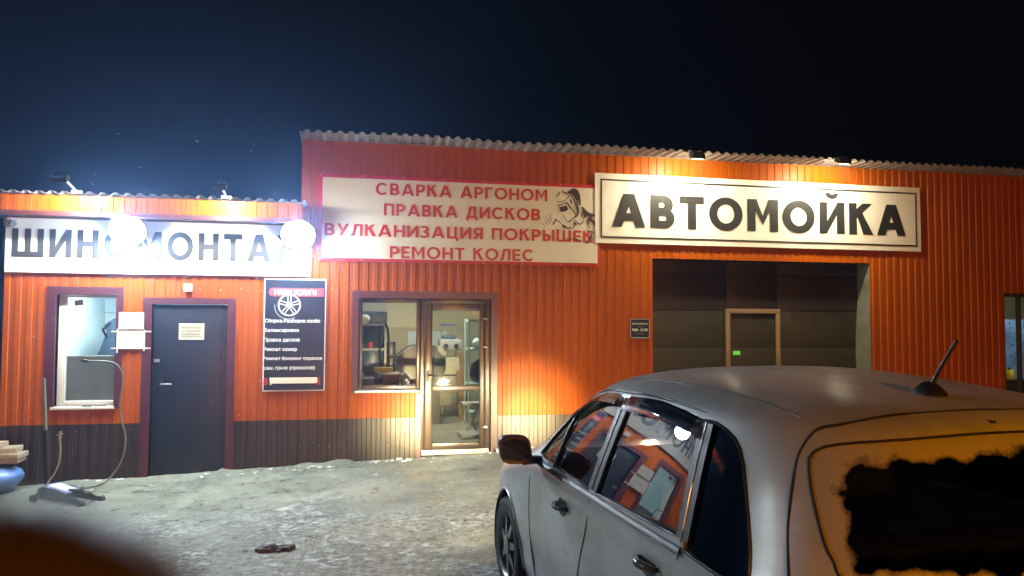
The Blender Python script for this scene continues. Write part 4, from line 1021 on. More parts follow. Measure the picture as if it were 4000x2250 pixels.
# ------------------------------------------------------------------ things on the ground
def ghit(px, py, lift=0):
    d = ray(px, py); s = (EYE+.05)/-d.z
    for _ in range(12):
        x, y = d.x*s, d.y*s; s = (EYE-gz(x, y)-lift)/-d.z
    return Vector((d.x*s, d.y*s, gz(d.x*s, d.y*s)))
jf = ghit(385, 1968); jr = ghit(170, 1950); jc = (jf+jr)/2
ang = math.atan2(jf.y-jr.y, jf.x-jr.x); jl = .70
jk = thing('trolley_jack', 'black and blue trolley jack with a long upright handle at the left', 'jack', (jr.x, jr.y, jr.z), rz=ang); jk['_local'] = 1
for s in (-1, 1):
    MB().prism([(0, .05), (.10, .15), (.30, .14), (jl-.06, .06), (jl, .035), (jl-.03, .02), (.05, .03)], s*.10-.006, s*.10+.006).build('side_plate', JBLK, jk)
MB().prism([(.10, .152), (.44, .105), (.44, .115), (.10, .162)], -.092, .092).build('cover_plate', mat('blue_jack_paint', (.12, .17, .34), .35, var=.2), jk)
MB().prism([(.15, .1565), (.38, .1235), (.38, .1275), (.15, .1605)], -.06, .06).build('label_plate', NOTICE, jk)
MB().bbox(.02, .14, -.09, .09, .04, .13, .02).build('hydraulic_unit', JBLK, jk, 40)
MB().tube([(.3, 0, .10), (jl-.05, 0, .13)], .03, 8).build('lifting_arm', JBLK, jk, 60)
MB().lathe([(.05, 0), (.05, .02), (.035, .024)], (jl-.06, 0, .13), 'z', 14).build('saddle', STEEL, jk, 40)
for a, b_ in ((.03, -.13), (.03, .13), (jl-.04, -.115), (jl-.04, .115)):
    MB().lathe([(.036, -.02), (.036, .02)], (a, b_, .036), 'y', 14).build('wheel', JBLK, jk, 40)
# handle: nearly upright
lean = (Vector(roofpt(172, 1475, jr.y))-Vector(roofpt(186, 1905, jr.y)))
hb = Vector((.05, 0, .11)); inv = Matrix.Rotation(-ang, 3, 'Z')
top = hb+inv @ Vector((lean.x, 0, lean.z))
MB().tube([hb, hb+(top-hb)*.53], .026, 10).build('handle_sleeve', JBLK, jk, 60)
MB().tube([hb+(top-hb)*.53, top], .017, 10).build('handle', mat('worn_grey_bar', (.17, .19, .16), .5, var=.2), jk, 60)
# springy air hose
def hosepts(L_, Y0, Y1):
    n = len(L_); out = []
    for i, (a, b_) in enumerate(L_):
        Y = Y0+(Y1-Y0)*i/(n-1); x_, z_ = wp(a, b_, Y); out.append(Vector((x_, Y, z_)))
    return out
def smooth_path(p, k=5):
    out = []
    for i in range(len(p)-1):
        p0, p1, p2, p3 = p[max(i-1, 0)], p[i], p[i+1], p[min(i+2, len(p)-1)]
        for j in range(k):
            t = j/k; out.append(.5*((2*p1)+(p2-p0)*t+(2*p0-5*p1+4*p2-p3)*t*t+(3*p1-p0-3*p2+p3)*t**3))
    out.append(p[-1]); return out
Yj = jf.y
hp = smooth_path(hosepts([(340, 1411), (393, 1411), (445, 1418), (469, 1441), (480, 1477), (470, 1542), (467, 1588), (478, 1654), (490, 1706), (485, 1765), (465, 1818), (426, 1870), (380, 1896)], Yj+.05, Yj+.05)+[Vector((ghit(300, 1918).x, ghit(300, 1918).y, ghit(300, 1918).z+.02)), Vector((jr.x+.35, jr.y+.05, jr.z+.10))])
t = thing('air_hose', 'long grey air hose arching up from the trolley jack', 'hose', hp[-1]); MB().tube(hp, .009, 8).build('tube', mat('grey_green_rubber', (.20, .23, .19), .45), t, 60)
a, b_ = wp(318, 1407, Yj+.05); MB().tube([(a, Yj+.05, b_), (hp[0].x+.01, Yj+.05, hp[0].z)], .014, 8).build('nozzle', BLK, t, 60)
hp = smooth_path(hosepts([(232, 1712), (235, 1745), (234, 1780), (228, 1815), (212, 1850), (192, 1878), (180, 1900)], Yj, Yj))
t = thing('short_air_hose', 'short pale hose with a valve curling up behind the jack', 'hose', hp[-1]); MB().tube(hp, .009, 8).build('tube', mat('pale_rubber', (.32, .34, .30), .5), t, 60)
a, b_ = wp(234, 1700, Yj); MB().tube([(a, Yj, b_-.03), (a+.004, Yj, b_+.035)], .014, 8).tube([(a-.03, Yj, b_), (a+.03, Yj, b_+.012)], .007, 6).build('valve', STEEL, t, 60)
# pallet pile and blue sheet at the left edge
bp_ = ghit(10, 1930)
pz = bp_.z
for k in range(4):
    lab = ('lowest grey timber of the stack at the left edge', 'second timber from the bottom at the left edge', 'third timber from the bottom at the left edge', 'top timber of the stack at the left edge')[k]
    dx_ = (.0, .06, .03, -.08)[k]
    slab('timber', lab, 'timber', bp_.x-.9+dx_, bp_.x+.10+dx_-.03*k, bp_.y+.05, bp_.y+.30, pz+.30+.055*k, pz+.35+.055*k, WOOD, .004, rot=Matrix.Rotation(R((2, -3, 4, -2)[k]), 3, 'Z'))
sack('blue_sack', 'blue plastic sack under the timbers at the left edge', 'sack', bp_.x-.22, bp_.y+.15, pz-.01, .36, .26, .17, BLUEP, 41, .12)
q = ghit(137, 1876); sack('snow_lump', 'flat lump of dirty snow behind the jack handle', 'snow lump', q.x, q.y, q.z-.01, .13, .07, .028, SNOW, 44, .3)
q = ghit(1068, 2150)
mb = MB(); random.seed(11)
for k in range(44):
    a = random.random()*6.28; r_1 = random.random()**.5
    x_, y_ = q.x+.13*r_1*math.cos(a), q.y+.06*r_1*math.sin(a); s_ = random.uniform(.008, .024)
    mb.box(x_-s_, x_+s_*1.4, y_-s_*.6, y_+s_*.6, q.z-.005, q.z+s_*1.3, rot=Matrix.Rotation(random.uniform(-.7, .7), 3, 'Z') @ Matrix.Rotation(random.uniform(-.4, .4), 3, 'X'))
o = mb.build('frozen_debris', mat('dark_debris', (.045, .045, .035), .7, bump=.5), None); tag(o, 'dark frozen lumps on the ice in front of the building', 'debris', kind='stuff')
# broken ice chips along the wall
mb = MB()
for k in range(130):
    x_ = random.uniform(-2.9, 2.2); y_ = 9.44-abs(random.gauss(0, .16))
    if -1.6 < x_ < 1.0 or random.random() < .35:
        s_ = random.uniform(.005, .020); zz = gz(x_, y_)
        mb.box(x_-s_*1.6, x_+s_*1.6, y_-s_*.8, y_+s_*.8, zz, zz+s_*.7, rot=Matrix.Rotation(random.uniform(-3, 3), 3, 'Z') @ Matrix.Rotation(random.uniform(-.5, .5), 3, 'X'))
o = mb.build('ice_chips', SNOW, None); tag(o, 'broken white snow crust along the foot of the wall', 'snow', kind='stuff')
q = ghit(1985, 1775); sack('snow_heap', 'small white snow heap right of the glass door', 'snow heap', q.x+.12, q.y+.12, q.z-.02, .26, .12, .055, SNOW, 47, .3)

# ------------------------------------------------------------------ silver hatchback
HD = math.atan2(*[(lambda d: (d.x, d.y))(ray(1228, 1340))][0])
T0 = 3.60; A0 = 2.04
hdv = Vector((math.sin(HD), math.cos(HD), 0)); rtv = Vector((math.cos(HD), -math.sin(HD), 0))
cloc = hdv*T0+rtv*A0
car = thing('silver_hatchback', 'silver hatchback with a roof aerial parked nose towards the orange building', 'car', (cloc.x, cloc.y, 0), rz=-HD); car['_local'] = 1
def herm(xs_, ys_, x):
    n = len(xs_)
    if x <= xs_[0]: return ys_[0]
    if x >= xs_[-1]: return ys_[-1]
    i = max(j for j in range(n-1) if xs_[j] <= x)
    def sl(j):
        if j == 0: return (ys_[1]-ys_[0])/(xs_[1]-xs_[0])
        if j == n-1: return (ys_[-1]-ys_[-2])/(xs_[-1]-xs_[-2])
        a = (ys_[j]-ys_[j-1])/(xs_[j]-xs_[j-1]); b = (ys_[j+1]-ys_[j])/(xs_[j+1]-xs_[j])
        return 0 if a*b <= 0 else 2*a*b/(a+b)
    h = xs_[i+1]-xs_[i]; t = (x-xs_[i])/h
    return ys_[i]*(1+2*t)*(1-t)**2+sl(i)*h*t*(1-t)**2+ys_[i+1]*t*t*(3-2*t)-sl(i+1)*h*t*t*(1-t)
WZ = ([.18, .30, .45, .60, .75, .86, .93, .98, 1.05, 1.15, 1.25, 1.35, 1.41, 1.45, 1.48, 1.505, 1.525, 1.54],
      [.780, .815, .835, .845, .842, .838, .8345, .821, .800, .769, .736, .701, .680, .628, .550, .450, .300, .03])
RZ = ([.18, .30, .45, .60, .75, .88, .98, 1.05, 1.15, 1.25, 1.35, 1.41, 1.45, 1.48, 1.505, 1.525, 1.54],
      [1.62, 1.54, 1.50, 1.49, 1.54, 1.60, 1.645, 1.675, 1.715, 1.76, 1.815, 1.87, 1.97, 2.17, 2.42, 2.64, 2.88])
FZ = ([.18, .30, .45, .60, .70, .78, .84, .90, .95, .99, 1.05, 1.15, 1.25, 1.35, 1.41, 1.45, 1.48, 1.505, 1.525, 1.54],
      [5.48, 5.62, 5.68, 5.66, 5.60, 5.46, 5.24, 5.00, 4.80, 4.68, 4.56, 4.38, 4.19, 3.99, 3.86, 3.76, 3.62, 3.45, 3.22, 2.90])
NZ = ([.18, .9, 1.0, 1.3, 1.45, 1.54], [5.2, 5.0, 4.6, 4.2, 3.2, 2.3])
def prm(z): return herm(*WZ, z), herm(*RZ, z), herm(*FZ, z), herm(*NZ, z)
def sidex(t, z, off=0.0, s=-1):         # body surface at (t, z) -> local point
    w, tr, tf, n = prm(z); tc = (tr+tf)/2; L_ = (tf-tr)/2; u = min(.9999, abs((t-tc)/L_))
    return Vector((s*(w*(1-u**n)**(1/n)+off), t-T0, z))
def endt(x, z, off=0.0, rear=True):
    w, tr, tf, n = prm(z); tc = (tr+tf)/2; L_ = (tf-tr)/2; u = min(.9999, abs(x/w)); q = L_*(1-u**n)**(1/n)+off
    return Vector((x, (tc-q if rear else tc+q)-T0, z))
def roofz(x, t, off=0.0):
    lo, hi = .9, 1.54
    for _ in range(30):
        m_ = (lo+hi)/2; w, tr, tf, n = prm(m_); tc = (tr+tf)/2; L_ = (tf-tr)/2
        if (abs(x)/w)**n+(abs(t-tc)/L_)**n < 1: lo = m_
        else: hi = m_
    return Vector((x, t-T0, lo+off))
def sight(px_, py_):                   # where a line of sight meets the body skin, in the car's own space
    d = ray(px_, py_); rot = Matrix.Rotation(HD, 3, 'Z'); o_ = rot @ (Vector((0, 0, EYE))-cloc); dd = rot @ d
    k_ = .5
    while k_ < 8:
        q_ = o_+dd*k_
        if .2 < q_.z < 1.54:
            w, tr, tf, n = prm(q_.z); tc = (tr+tf)/2; L_ = (tf-tr)/2
            if (abs(q_.x)/w)**n+(abs(q_.y+T0-tc)/L_)**n < 1: return q_
        k_ += .004
    return None
PAINT = bpy.data.materials.new('silver_metallic_paint'); PAINT.use_nodes = True
def paint_nodes():
    N = PAINT.node_tree.nodes; L = PAINT.node_tree.links; b = N['Principled BSDF']
    tc = N.new('ShaderNodeTexCoord')
    def noise(sc, det, st=None, ro=.6):
        n = N.new('ShaderNodeTexNoise'); n.inputs['Scale'].default_value = sc; n.inputs['Detail'].default_value = det; n.inputs['Roughness'].default_value = ro
        if st:
            mp = N.new('ShaderNodeMapping'); mp.inputs['Scale'].default_value = st; L.new(tc.outputs['Object'], mp.inputs[0]); L.new(mp.outputs[0], n.inputs['Vector'])
        else: L.new(tc.outputs['Object'], n.inputs['Vector'])
        return n.outputs['Fac']
    def ramp(f, a, b_, c0, c1):
        rp = N.new('ShaderNodeValToRGB'); rp.color_ramp.elements[0].position = a; rp.color_ramp.elements[1].position = b_
        rp.color_ramp.elements[0].color = c0; rp.color_ramp.elements[1].color = c1; L.new(f, rp.inputs[0]); return rp.outputs[0]
    grime = noise(2.6, 7, (1, .5, 1)); frost = noise(40, 6, None, .75)
    mx = N.new('ShaderNodeMix'); mx.data_type = 'RGBA'
    L.new(ramp(grime, .44, .60, (0, 0, 0, 1), (.85, .85, .85, 1)), mx.inputs['Factor'])
    mx.inputs[6].default_value = (.54, .58, .61, 1); mx.inputs[7].default_value = (.36, .375, .38, 1)
    sp_ = N.new('ShaderNodeMix'); sp_.data_type = 'RGBA'; L.new(ramp(frost, .66, .72, (0, 0, 0, 1), (.5, .5, .5, 1)), sp_.inputs['Factor'])
    L.new(mx.outputs[2], sp_.inputs[6]); sp_.inputs[7].default_value = (.62, .64, .66, 1)
    L.new(sp_.outputs[2], b.inputs['Base Color'])
    b.inputs['Metallic'].default_value = .22
    # the roof and upper panels carry a dull film of frozen mist: rougher where it lies
    sx_ = N.new('ShaderNodeSeparateXYZ'); L.new(tc.outputs['Object'], sx_.inputs[0])
    mr = N.new('ShaderNodeMapRange'); mr.inputs['From Min'].default_value = 1.05; mr.inputs['From Max'].default_value = 1.45; mr.inputs['To Min'].default_value = .30; mr.inputs['To Max'].default_value = .62
    L.new(sx_.outputs['Z'], mr.inputs[0])
    ad = N.new('ShaderNodeMath'); ad.operation = 'MULTIPLY_ADD'; ad.inputs[1].default_value = .28; L.new(grime, ad.inputs[0]); L.new(mr.outputs[0], ad.inputs[2])
    sb = N.new('ShaderNodeMath'); sb.operation = 'SUBTRACT'; sb.inputs[1].default_value = .12; L.new(ad.outputs[0], sb.inputs[0]); L.new(sb.outputs[0], b.inputs['Roughness'])
    b.inputs['Coat Weight'].default_value = .35; b.inputs['Coat Roughness'].default_value = .22
    bp = N.new('ShaderNodeBump'); bp.inputs['Strength'].default_value = .06; bp.inputs['Distance'].default_value = .004
    L.new(frost, bp.inputs['Height']); L.new(bp.outputs[0], b.inputs['Normal'])
paint_nodes()
TRIM = mat('car_black_trim', (.012, .012, .014), .46)
CHROME = mat('car_bright_strip', (.34, .35, .36), .30, metal=1)
GAP = mat('panel_gap_shadow_rubber', (.006, .006, .006), .8)
CGLASS = glass('tinted_car_glass', (.30, .34, .34), 1.52, .0, 1.25, .10, bump=.010, bscale=1.6)
QGLASS = glass('dark_rear_quarter_glass', (.05, .055, .06), 1.52, .0, 1.15, .05, bump=.010, bscale=1.6)
SEATM = mat('dark_seat_cloth', (.030, .032, .036), .85, bump=.3, bscale=40)
INTR = mat('car_interior_plastic', (.022, .022, .024), .6)

# body shell: rings stacked in height, hollow, with real openings
NPHI = 260
zl = list(np.linspace(.18, .95, 24))+list(np.linspace(.97, 1.41, 24))+[1.54-.13*(1-k/16)**1.6 for k in range(1, 17)]
def bring(z):
    w, tr, tf, n = prm(z); tc = (tr+tf)/2; L_ = (tf-tr)/2; out = []
    for k in range(NPHI):
        a = 2*math.pi*k/NPHI; a = a-.23*math.sin(4*a)/1.0*.5
        c, s = math.cos(a), math.sin(a)
        out.append(Vector((w*math.copysign(abs(s)**(2/n), s), tc+L_*math.copysign(abs(c)**(2/n), c)-T0, z)))
    return out
def shape(p):                          # shoulder crease and sill, pressed into the sides
    if abs(p.x) > .6:
        p.x *= 1+.008*math.exp(-((p.z-.885)/.03)**2)-.008*math.exp(-((p.z-.40)/.06)**2)
    return p
bm = bmesh.new()
outer = [[bm.verts.new(shape(p)) for p in bring(z)] for z in zl]
pole = bm.verts.new((0, 2.89-T0, 1.541))
for i in range(len(zl)-1):
    for k in range(NPHI): bm.faces.new((outer[i][k], outer[i][(k+1) % NPHI], outer[i+1][(k+1) % NPHI], outer[i+1][k]))
for k in range(NPHI): bm.faces.new((outer[-1][k], outer[-1][(k+1) % NPHI], pole))
bm.normal_update()
bmesh.ops.recalc_face_normals(bm, faces=bm.faces)
if bm.faces[0].normal.dot(bm.faces[0].calc_center_median()-Vector((0, 0, 1))) < 0: bmesh.ops.reverse_faces(bm, faces=bm.faces)
bm.normal_update(); TH = .022
inn = {v: bm.verts.new(v.co-v.normal*TH) for v in list(bm.verts)}
for f in list(bm.faces): bm.faces.new([inn[v] for v in reversed(f.verts)])
for k in range(NPHI):
    a, b_ = outer[0][k], outer[0][(k+1) % NPHI]; bm.faces.new((b_, a, inn[a], inn[b_]))
bmesh.ops.recalc_face_normals(bm, faces=bm.faces)
me = bpy.data.meshes.new('body'); bm.to_mesh(me); bm.free()
body = link('body', me, PAINT, None)
def prismX(poly, x0, x1):
    mb = MB(); n = len(poly)
    mb.add([(x0, t-T0, z) for t, z in poly]+[(x1, t-T0, z) for t, z in poly], [tuple(range(n)), tuple(range(2*n-1, n-1, -1))]+[(i, (i+1) % n, (i+1) % n+n, i+n) for i in range(n)]); return mb
def prismY(poly, t0, t1):
    mb = MB(); n = len(poly)
    mb.add([(x, t0-T0, z) for x, z in poly]+[(x, t1-T0, z) for x, z in poly], [tuple(range(n)), tuple(range(2*n-1, n-1, -1))]+[(i, (i+1) % n, (i+1) % n+n, i+n) for i in range(n)]); return mb
def smooth2(poly, k=6, closed=True):
    P_ = [Vector((a, b, 0)) for a, b in poly]; n = len(P_); o = []
    for i in range(n):
        p0, p1, p2, p3 = P_[i-1], P_[i], P_[(i+1) % n], P_[(i+2) % n]
        for j in range(k):
            t = j/k; v = .5*((2*p1)+(p2-p0)*t+(2*p0-5*p1+4*p2-p3)*t*t+(3*p1-p0-3*p2+p3)*t**3); o.append((v.x, v.y))
    return o
def dens(poly, st=.05):
    o = []; n = len(poly)
    for i in range(n):
        a, b = Vector(poly[i]), Vector(poly[(i+1) % n]); m_ = max(1, int((b-a).length/st))
        o += [tuple(a+(b-a)*j/m_) for j in range(m_)]
    return o
W1 = [(4.22, .985), (3.33, .965), (3.30, 1.10), (3.245, 1.385), (3.33, 1.393), (3.50, 1.378), (3.66, 1.342), (3.82, 1.285), (3.98, 1.205), (4.12, 1.095)]
W2 = [(3.245, .968), (2.465, .985), (2.487, 1.15), (2.515, 1.372), (2.65, 1.392), (2.85, 1.402), (3.05, 1.400), (3.165, 1.394), (3.205, 1.20)]
W3 = []
for q_ in ((2750, 1640), (2800, 1651), (2839, 1680), (2872, 1713), (2895, 1759), (2908, 1825), (2918, 1923), (2928, 2021), (2934, 2152), (2931, 2244), (2918, 2290), (2890, 2302), (2815, 2256), (2668, 2150)):
    v_ = sight(*q_); W3.append((v_.y+T0, v_.z))
WB = [(-.62, 1.02), (-.655, 1.07), (-.655, 1.15), (-.635, 1.27), (-.60, 1.345), (-.50, 1.378), (-.25, 1.398), (0, 1.403), (.25, 1.398), (.50, 1.378), (.60, 1.345), (.635, 1.27), (.655, 1.15), (.655, 1.07), (.62, 1.02), (.3, 1.0), (-.3, 1.0)]
WB = smooth2(WB, 3)
WF = [(-.70, 1.02), (-.68, 1.12), (-.62, 1.28), (-.55, 1.375), (-.3, 1.405), (0, 1.412), (.3, 1.405), (.55, 1.375), (.62, 1.28), (.68, 1.12), (.70, 1.02), (.35, 1.0), (-.35, 1.0)]
cut = MB()
for poly in (W1, W2, W3):
    q = prismX(dens(poly), -1.2, 1.2); cut.add(q.v, q.f)
q = prismY(dens(WB), 1.0, 2.6); q2 = prismY(dens(WF), 3.55, 6.0)
AX = ((2.36, .31), (4.84, .31))
def cutter(mb, nm):
    me_ = bpy.data.meshes.new(nm); me_.from_pydata([tuple(v) for v in mb.v], [], mb.f); b_ = bmesh.new(); b_.from_mesh(me_); bmesh.ops.recalc_face_normals(b_, faces=b_.faces); b_.to_mesh(me_); b_.free()
    return link(nm, me_)
cuts = []
for poly in (W1, W2, W3): cuts.append(cutter(prismX(dens(poly), -1.2, 1.2), 'cut'))
cuts.append(cutter(q, 'cut')); cuts.append(cutter(q2, 'cut'))
for t_, z_ in AX:
    for s in (-1, 1):
        mb = MB(); mb.lathe([(.345, -.17), (.345, .25)], (s*.80, t_-T0, z_), 'x', 40); cuts.append(cutter(mb, 'cut'))
for c_ in cuts:
    md = body.modifiers.new('b', 'BOOLEAN'); md.operation = 'DIFFERENCE'; md.object = c_; md.solver = 'EXACT'
bpy.context.view_layer.update()
nm_ = bpy.data.meshes.new_from_object(body.evaluated_get(bpy.context.evaluated_depsgraph_get()))
body.modifiers.clear(); old = body.data; body.data = nm_; bpy.data.meshes.remove(old)
for c_ in cuts: m_ = c_.data; bpy.data.objects.remove(c_); bpy.data.meshes.remove(m_)
body.name = 'body'; nm_.name = 'body'
for p in nm_.polygons: p.use_smooth = True
nm_.set_sharp_from_angle(angle=R(32))
if not nm_.materials: nm_.materials.append(PAINT)
body.parent = car
print('body verts', len(nm_.vertices))

def rowspan(poly, z):
    xs_ = []
    n = len(poly)
    for i in range(n):
        (a, b), (c, d) = poly[i], poly[(i+1) % n]
        if (b <= z) != (d <= z): xs_.append(a+(c-a)*(z-b)/(d-b))
    return (min(xs_), max(xs_)) if len(xs_) > 1 else None
def patch(poly, fn, nr=26, nc=34, uv=False):
    z0, z1 = min(p[1] for p in poly), max(p[1] for p in poly); rows = []
    for j in range(nr+1):
        z = z0+(z1-z0)*(.002+.996*j/nr); sp_ = rowspan(poly, z)
        if sp_ is None: continue
        rows.append([fn(sp_[0]+(sp_[1]-sp_[0])*k/nc, z) for k in range(nc+1)])
    return MB().grid(rows)
def cpart(mb, name, m, smooth=50, parent=None): return mb.build(name, m, parent or car, smooth)
def outline(poly, fn, r=.007, n=6): return MB().tube([fn(a, b) for a, b in dens(poly, .03)], r, n, closed=True)
for s in (-1, 1):
    for poly, nm, gm in ((W1, 'front_door_window', CGLASS), (W2, 'rear_door_window', CGLASS), (W3, 'quarter_window', QGLASS)):
        fn = lambda t, z: sidex(t, z, -.010, s)
        w_ = cpart(patch(poly, fn), nm, gm)
        sq = cpart(outline(poly, lambda t, z: sidex(t, z, -.002, s), .006), 'window_seal', TRIM, 60, w_)
    # black B and C pillars between the panes
    for a0, a1, b0, b1, z0, z1, nm in ((3.236, 3.337, 3.158, 3.252, .975, 1.39, 'b_pillar_cover'), (2.392, 2.472, 2.436, 2.520, .985, 1.37, 'c_pillar_cover')):
        rows = []
        for j in range(15):
            v = j/14; z = z0+(z1-z0)*v; xa = a0+(b0-a0)*v; xb = a1+(b1-a1)*v
            rows.append([sidex(xa+(xb-xa)*k/4, z, .0035, s) for k in range(5)])
        cpart(MB().grid(rows), nm, TRIM)
    MBt = MB().tube([sidex(3.285-.075*k/12, .975+.42*k/12, .005, s) for k in range(13)], .0035, 6)
    cpart(MBt, 'pillar_strip', CHROME, 60)
    cpart(MB().tube([sidex(2.433+.045*k/12, .975+.40*k/12, .004, s) for k in range(13)], .003, 6), 'pillar_strip', CHROME, 60)
    # belt strip under the door windows
    rows = [[sidex(2.42+(4.22-2.42)*k/40, z+(.012 if k > 38 else 0), o, s) for k in range(41)] for z, o in ((.935, .004), (.940, .012), (.956, .012), (.962, .004))]
    cpart(MB().grid(rows), 'belt_moulding', TRIM)
    cpart(MB().tube([sidex(2.42+(4.2-2.42)*k/40, .938, .007, s) for k in range(41)], .0035, 6), 'belt_strip', CHROME, 60)
    # front quarter divider and frame bar
    cpart(MB().tube([sidex(3.86-.03*k/6, .97+.27*k/6, -.002, s) for k in range(7)], .012, 6), 'quarterlight_bar', TRIM, 60)
    # rain deflectors
    for pts_, nm in (([(3.16, 1.397), (2.85, 1.405), (2.53, 1.378)], 'rain_deflector'), ([(3.26, 1.388), (3.50, 1.378), (3.66, 1.342), (3.82, 1.285), (3.96, 1.215)], 'rain_deflector')):
        P_ = smooth_path([Vector((a, b, 0)) for a, b in pts_], 8); dd = .062 if len(pts_) == 3 else .035; rows = []
        for v, o in ((0, .006), (.25, .022), (.6, .030), (1, .033)): rows.append([sidex(p.x, p.y-dd*v+.006, o, s) for p in P_])
        cpart(MB().grid(rows), nm, glass('smoked_deflector', (.16, .17, .18), 1.5, .06, 1.3, .06))
    # drip rail along the roof edge
    rail = smooth_path([Vector((a, b, 0)) for a, b in ((4.42, 1.04), (4.30, 1.115), (4.12, 1.225), (3.92, 1.315), (3.72, 1.378), (3.50, 1.412), (3.2, 1.428), (2.85, 1.434), (2.5, 1.418), (2.3, 1.402), (2.12, 1.358), (2.02, 1.29), (1.965, 1.20), (1.94, 1.08), (1.94, .95))], 6)
    cpart(MB().tube([sidex(p.x, p.y-.014, .001, s) for p in rail[:-36]], [.006]*(len(rail)-42)+[.006, .005, .005, .004, .003, .002], 6), 'drip_rail', TRIM, 60)
    cpart(MB().tube([sidex(a, b_, .003, s) for a, b_ in W3[:10]], .0035, 6), 'quarter_window_strip', CHROME, 60)
    # panel gaps
    def gap(pts_, r=.0042): return MB().tube([sidex(p.x, p.y, -.0008, s) for p in smooth_path([Vector((a, b, 0)) for a, b in pts_], 8)], r, 5)
    cpart(gap([(3.285, .935), (3.32, .80), (3.40, .62), (3.46, .45), (3.47, .26)]), 'door_gap', GAP)
    cpart(gap([(2.432, .935), (2.45, .86), (2.53, .74), (2.68, .58), (2.76, .42), (2.78, .26)]), 'door_gap', GAP)
    cpart(gap([(4.26, .94), (4.27, .80), (4.25, .55), (4.22, .26)]), 'door_gap', GAP)
    cpart(gap([(4.27, .92), (4.6, .87), (5.0, .80), (5.3, .74)], .0035), 'bonnet_gap', GAP)
    # handles
    for t_, z_ in ((3.66, .815), (2.66, .835)):
        base = sidex(t_, z_, 0, s)
        cup = MB(); rows = []
        for j in range(7):
            v = j/6-.5; rows.append([sidex(t_+.075*u, z_+.045*v*2*math.sqrt(max(0, 1-u*u)), .0022, s) for u in np.linspace(-1, 1, 15)])
        cup.grid(rows); h_ = cpart(cup, 'handle_recess_shade', TRIM)  # flat dark patch stands for the shade in the handle cup
        P_ = [sidex(t_+u*.085, z_+.004, .006+.030*(1-abs(u)**2.6), s) for u in np.linspace(-1, 1, 13)]
        cpart(MB().tube(P_, [.011+.007*(1-abs(u)) for u in np.linspace(-1, 1, 13)], 8), 'door_handle', mat('smoky_handle_plastic', (.06, .07, .075), .22), 60)
        cpart(MB().lathe([(.007, -.002), (.007, .003)], sidex(t_-.105, z_-.004, .002, s), 'x', 10), 'lock_button', STEEL)
    # mirror
    mx_ = -(1.2-.02)+.0; c0 = sidex(4.05, 1.0, .0, s)
    mb = MB(); ctr = Vector((s*(.84+.135), 4.08-T0, 1.035))
    bmm = bmesh.new(); bmesh.ops.create_uvsphere(bmm, u_segments=28, v_segments=18, radius=1)
    vs = []
    for v in bmm.verts:
        q_ = v.co; e = .55
        def se(a): return math.copysign(abs(a)**e, a)
        p = Vector((se(q_.x)*.088, se(q_.y)*.055, se(q_.z)*.078)); p.x += s*.012*(p.z/.08)
        if p.y < -.028: p.y = -.028-(p.y+.028)*.12
        vs.append(ctr+p)
    bmm.verts.index_update(); mb.add(vs, [[v.index for v in f.verts] for f in bmm.faces]); bmm.free()
    mir = cpart(mb, 'mirror_housing', TRIM, 40)
    mb = MB(); rows = []
    for j in range(9):
        v = j/8*2-1; hw = .074*(1-abs(v)**5)**.2; rows.append([ctr+Vector((u*hw+s*.010*v, -.0335, v*.062)) for u in np.linspace(-1, 1, 13)])
    mb.grid(rows); cpart(mb, 'mirror_glass', mat('mirror_glass', (.02, .022, .026), .08, metal=0, spec=.8), 60, mir)
    cpart(MB().tube([ctr+Vector((-s*.05, .0, -.06)), Vector((s*.85, 4.13-T0, .965)), Vector((s*.80, 4.15-T0, .96))], [.028, .024, .02], 8), 'mirror_foot', TRIM, 60, mir)
    # arch lips
    for t_, z_ in AX:
        pts_ = [sidex(t_+.347*math.cos(R(a)), z_+.347*math.sin(R(a)), .001, s) for a in range(-8, 189, 7)]
        cpart(MB().tube(pts_, .009, 6), 'arch_lip', PAINT, 60)
        MBl = MB(); MBl.grid([[Vector((s*xx, t_-T0+.343*math.cos(R(a)), z_+.343*math.sin(R(a)))) for a in range(-20, 201, 10)] for xx in (.83, .60)]); cpart(MBl, 'arch_liner', BLK)
        MBl = MB(); MBl.lathe([(.343, 0), (.34, .004)], (s*.60, t_-T0, z_), 'x', 30); cpart(MBl, 'arch_back', BLK)
    # tail lamp and headlamp
    def lampfn(t, z): return sidex(t, z, .004, s)
    cpart(patch([(1.60, .62), (1.86, .66), (1.93, .92), (1.80, .97), (1.66, .95)], lampfn, 12, 10), 'tail_lamp', mat('red_lamp_lens', (.30, .012, .012), .15, coat=1))
    # reflector, lens of the lit headlamp
    cpart(MB().lathe([(.075, -.006), (.072, .004), (.05, .012)], (0, 0, 0), 'y', 20), 'spare', TRIM) if False else None
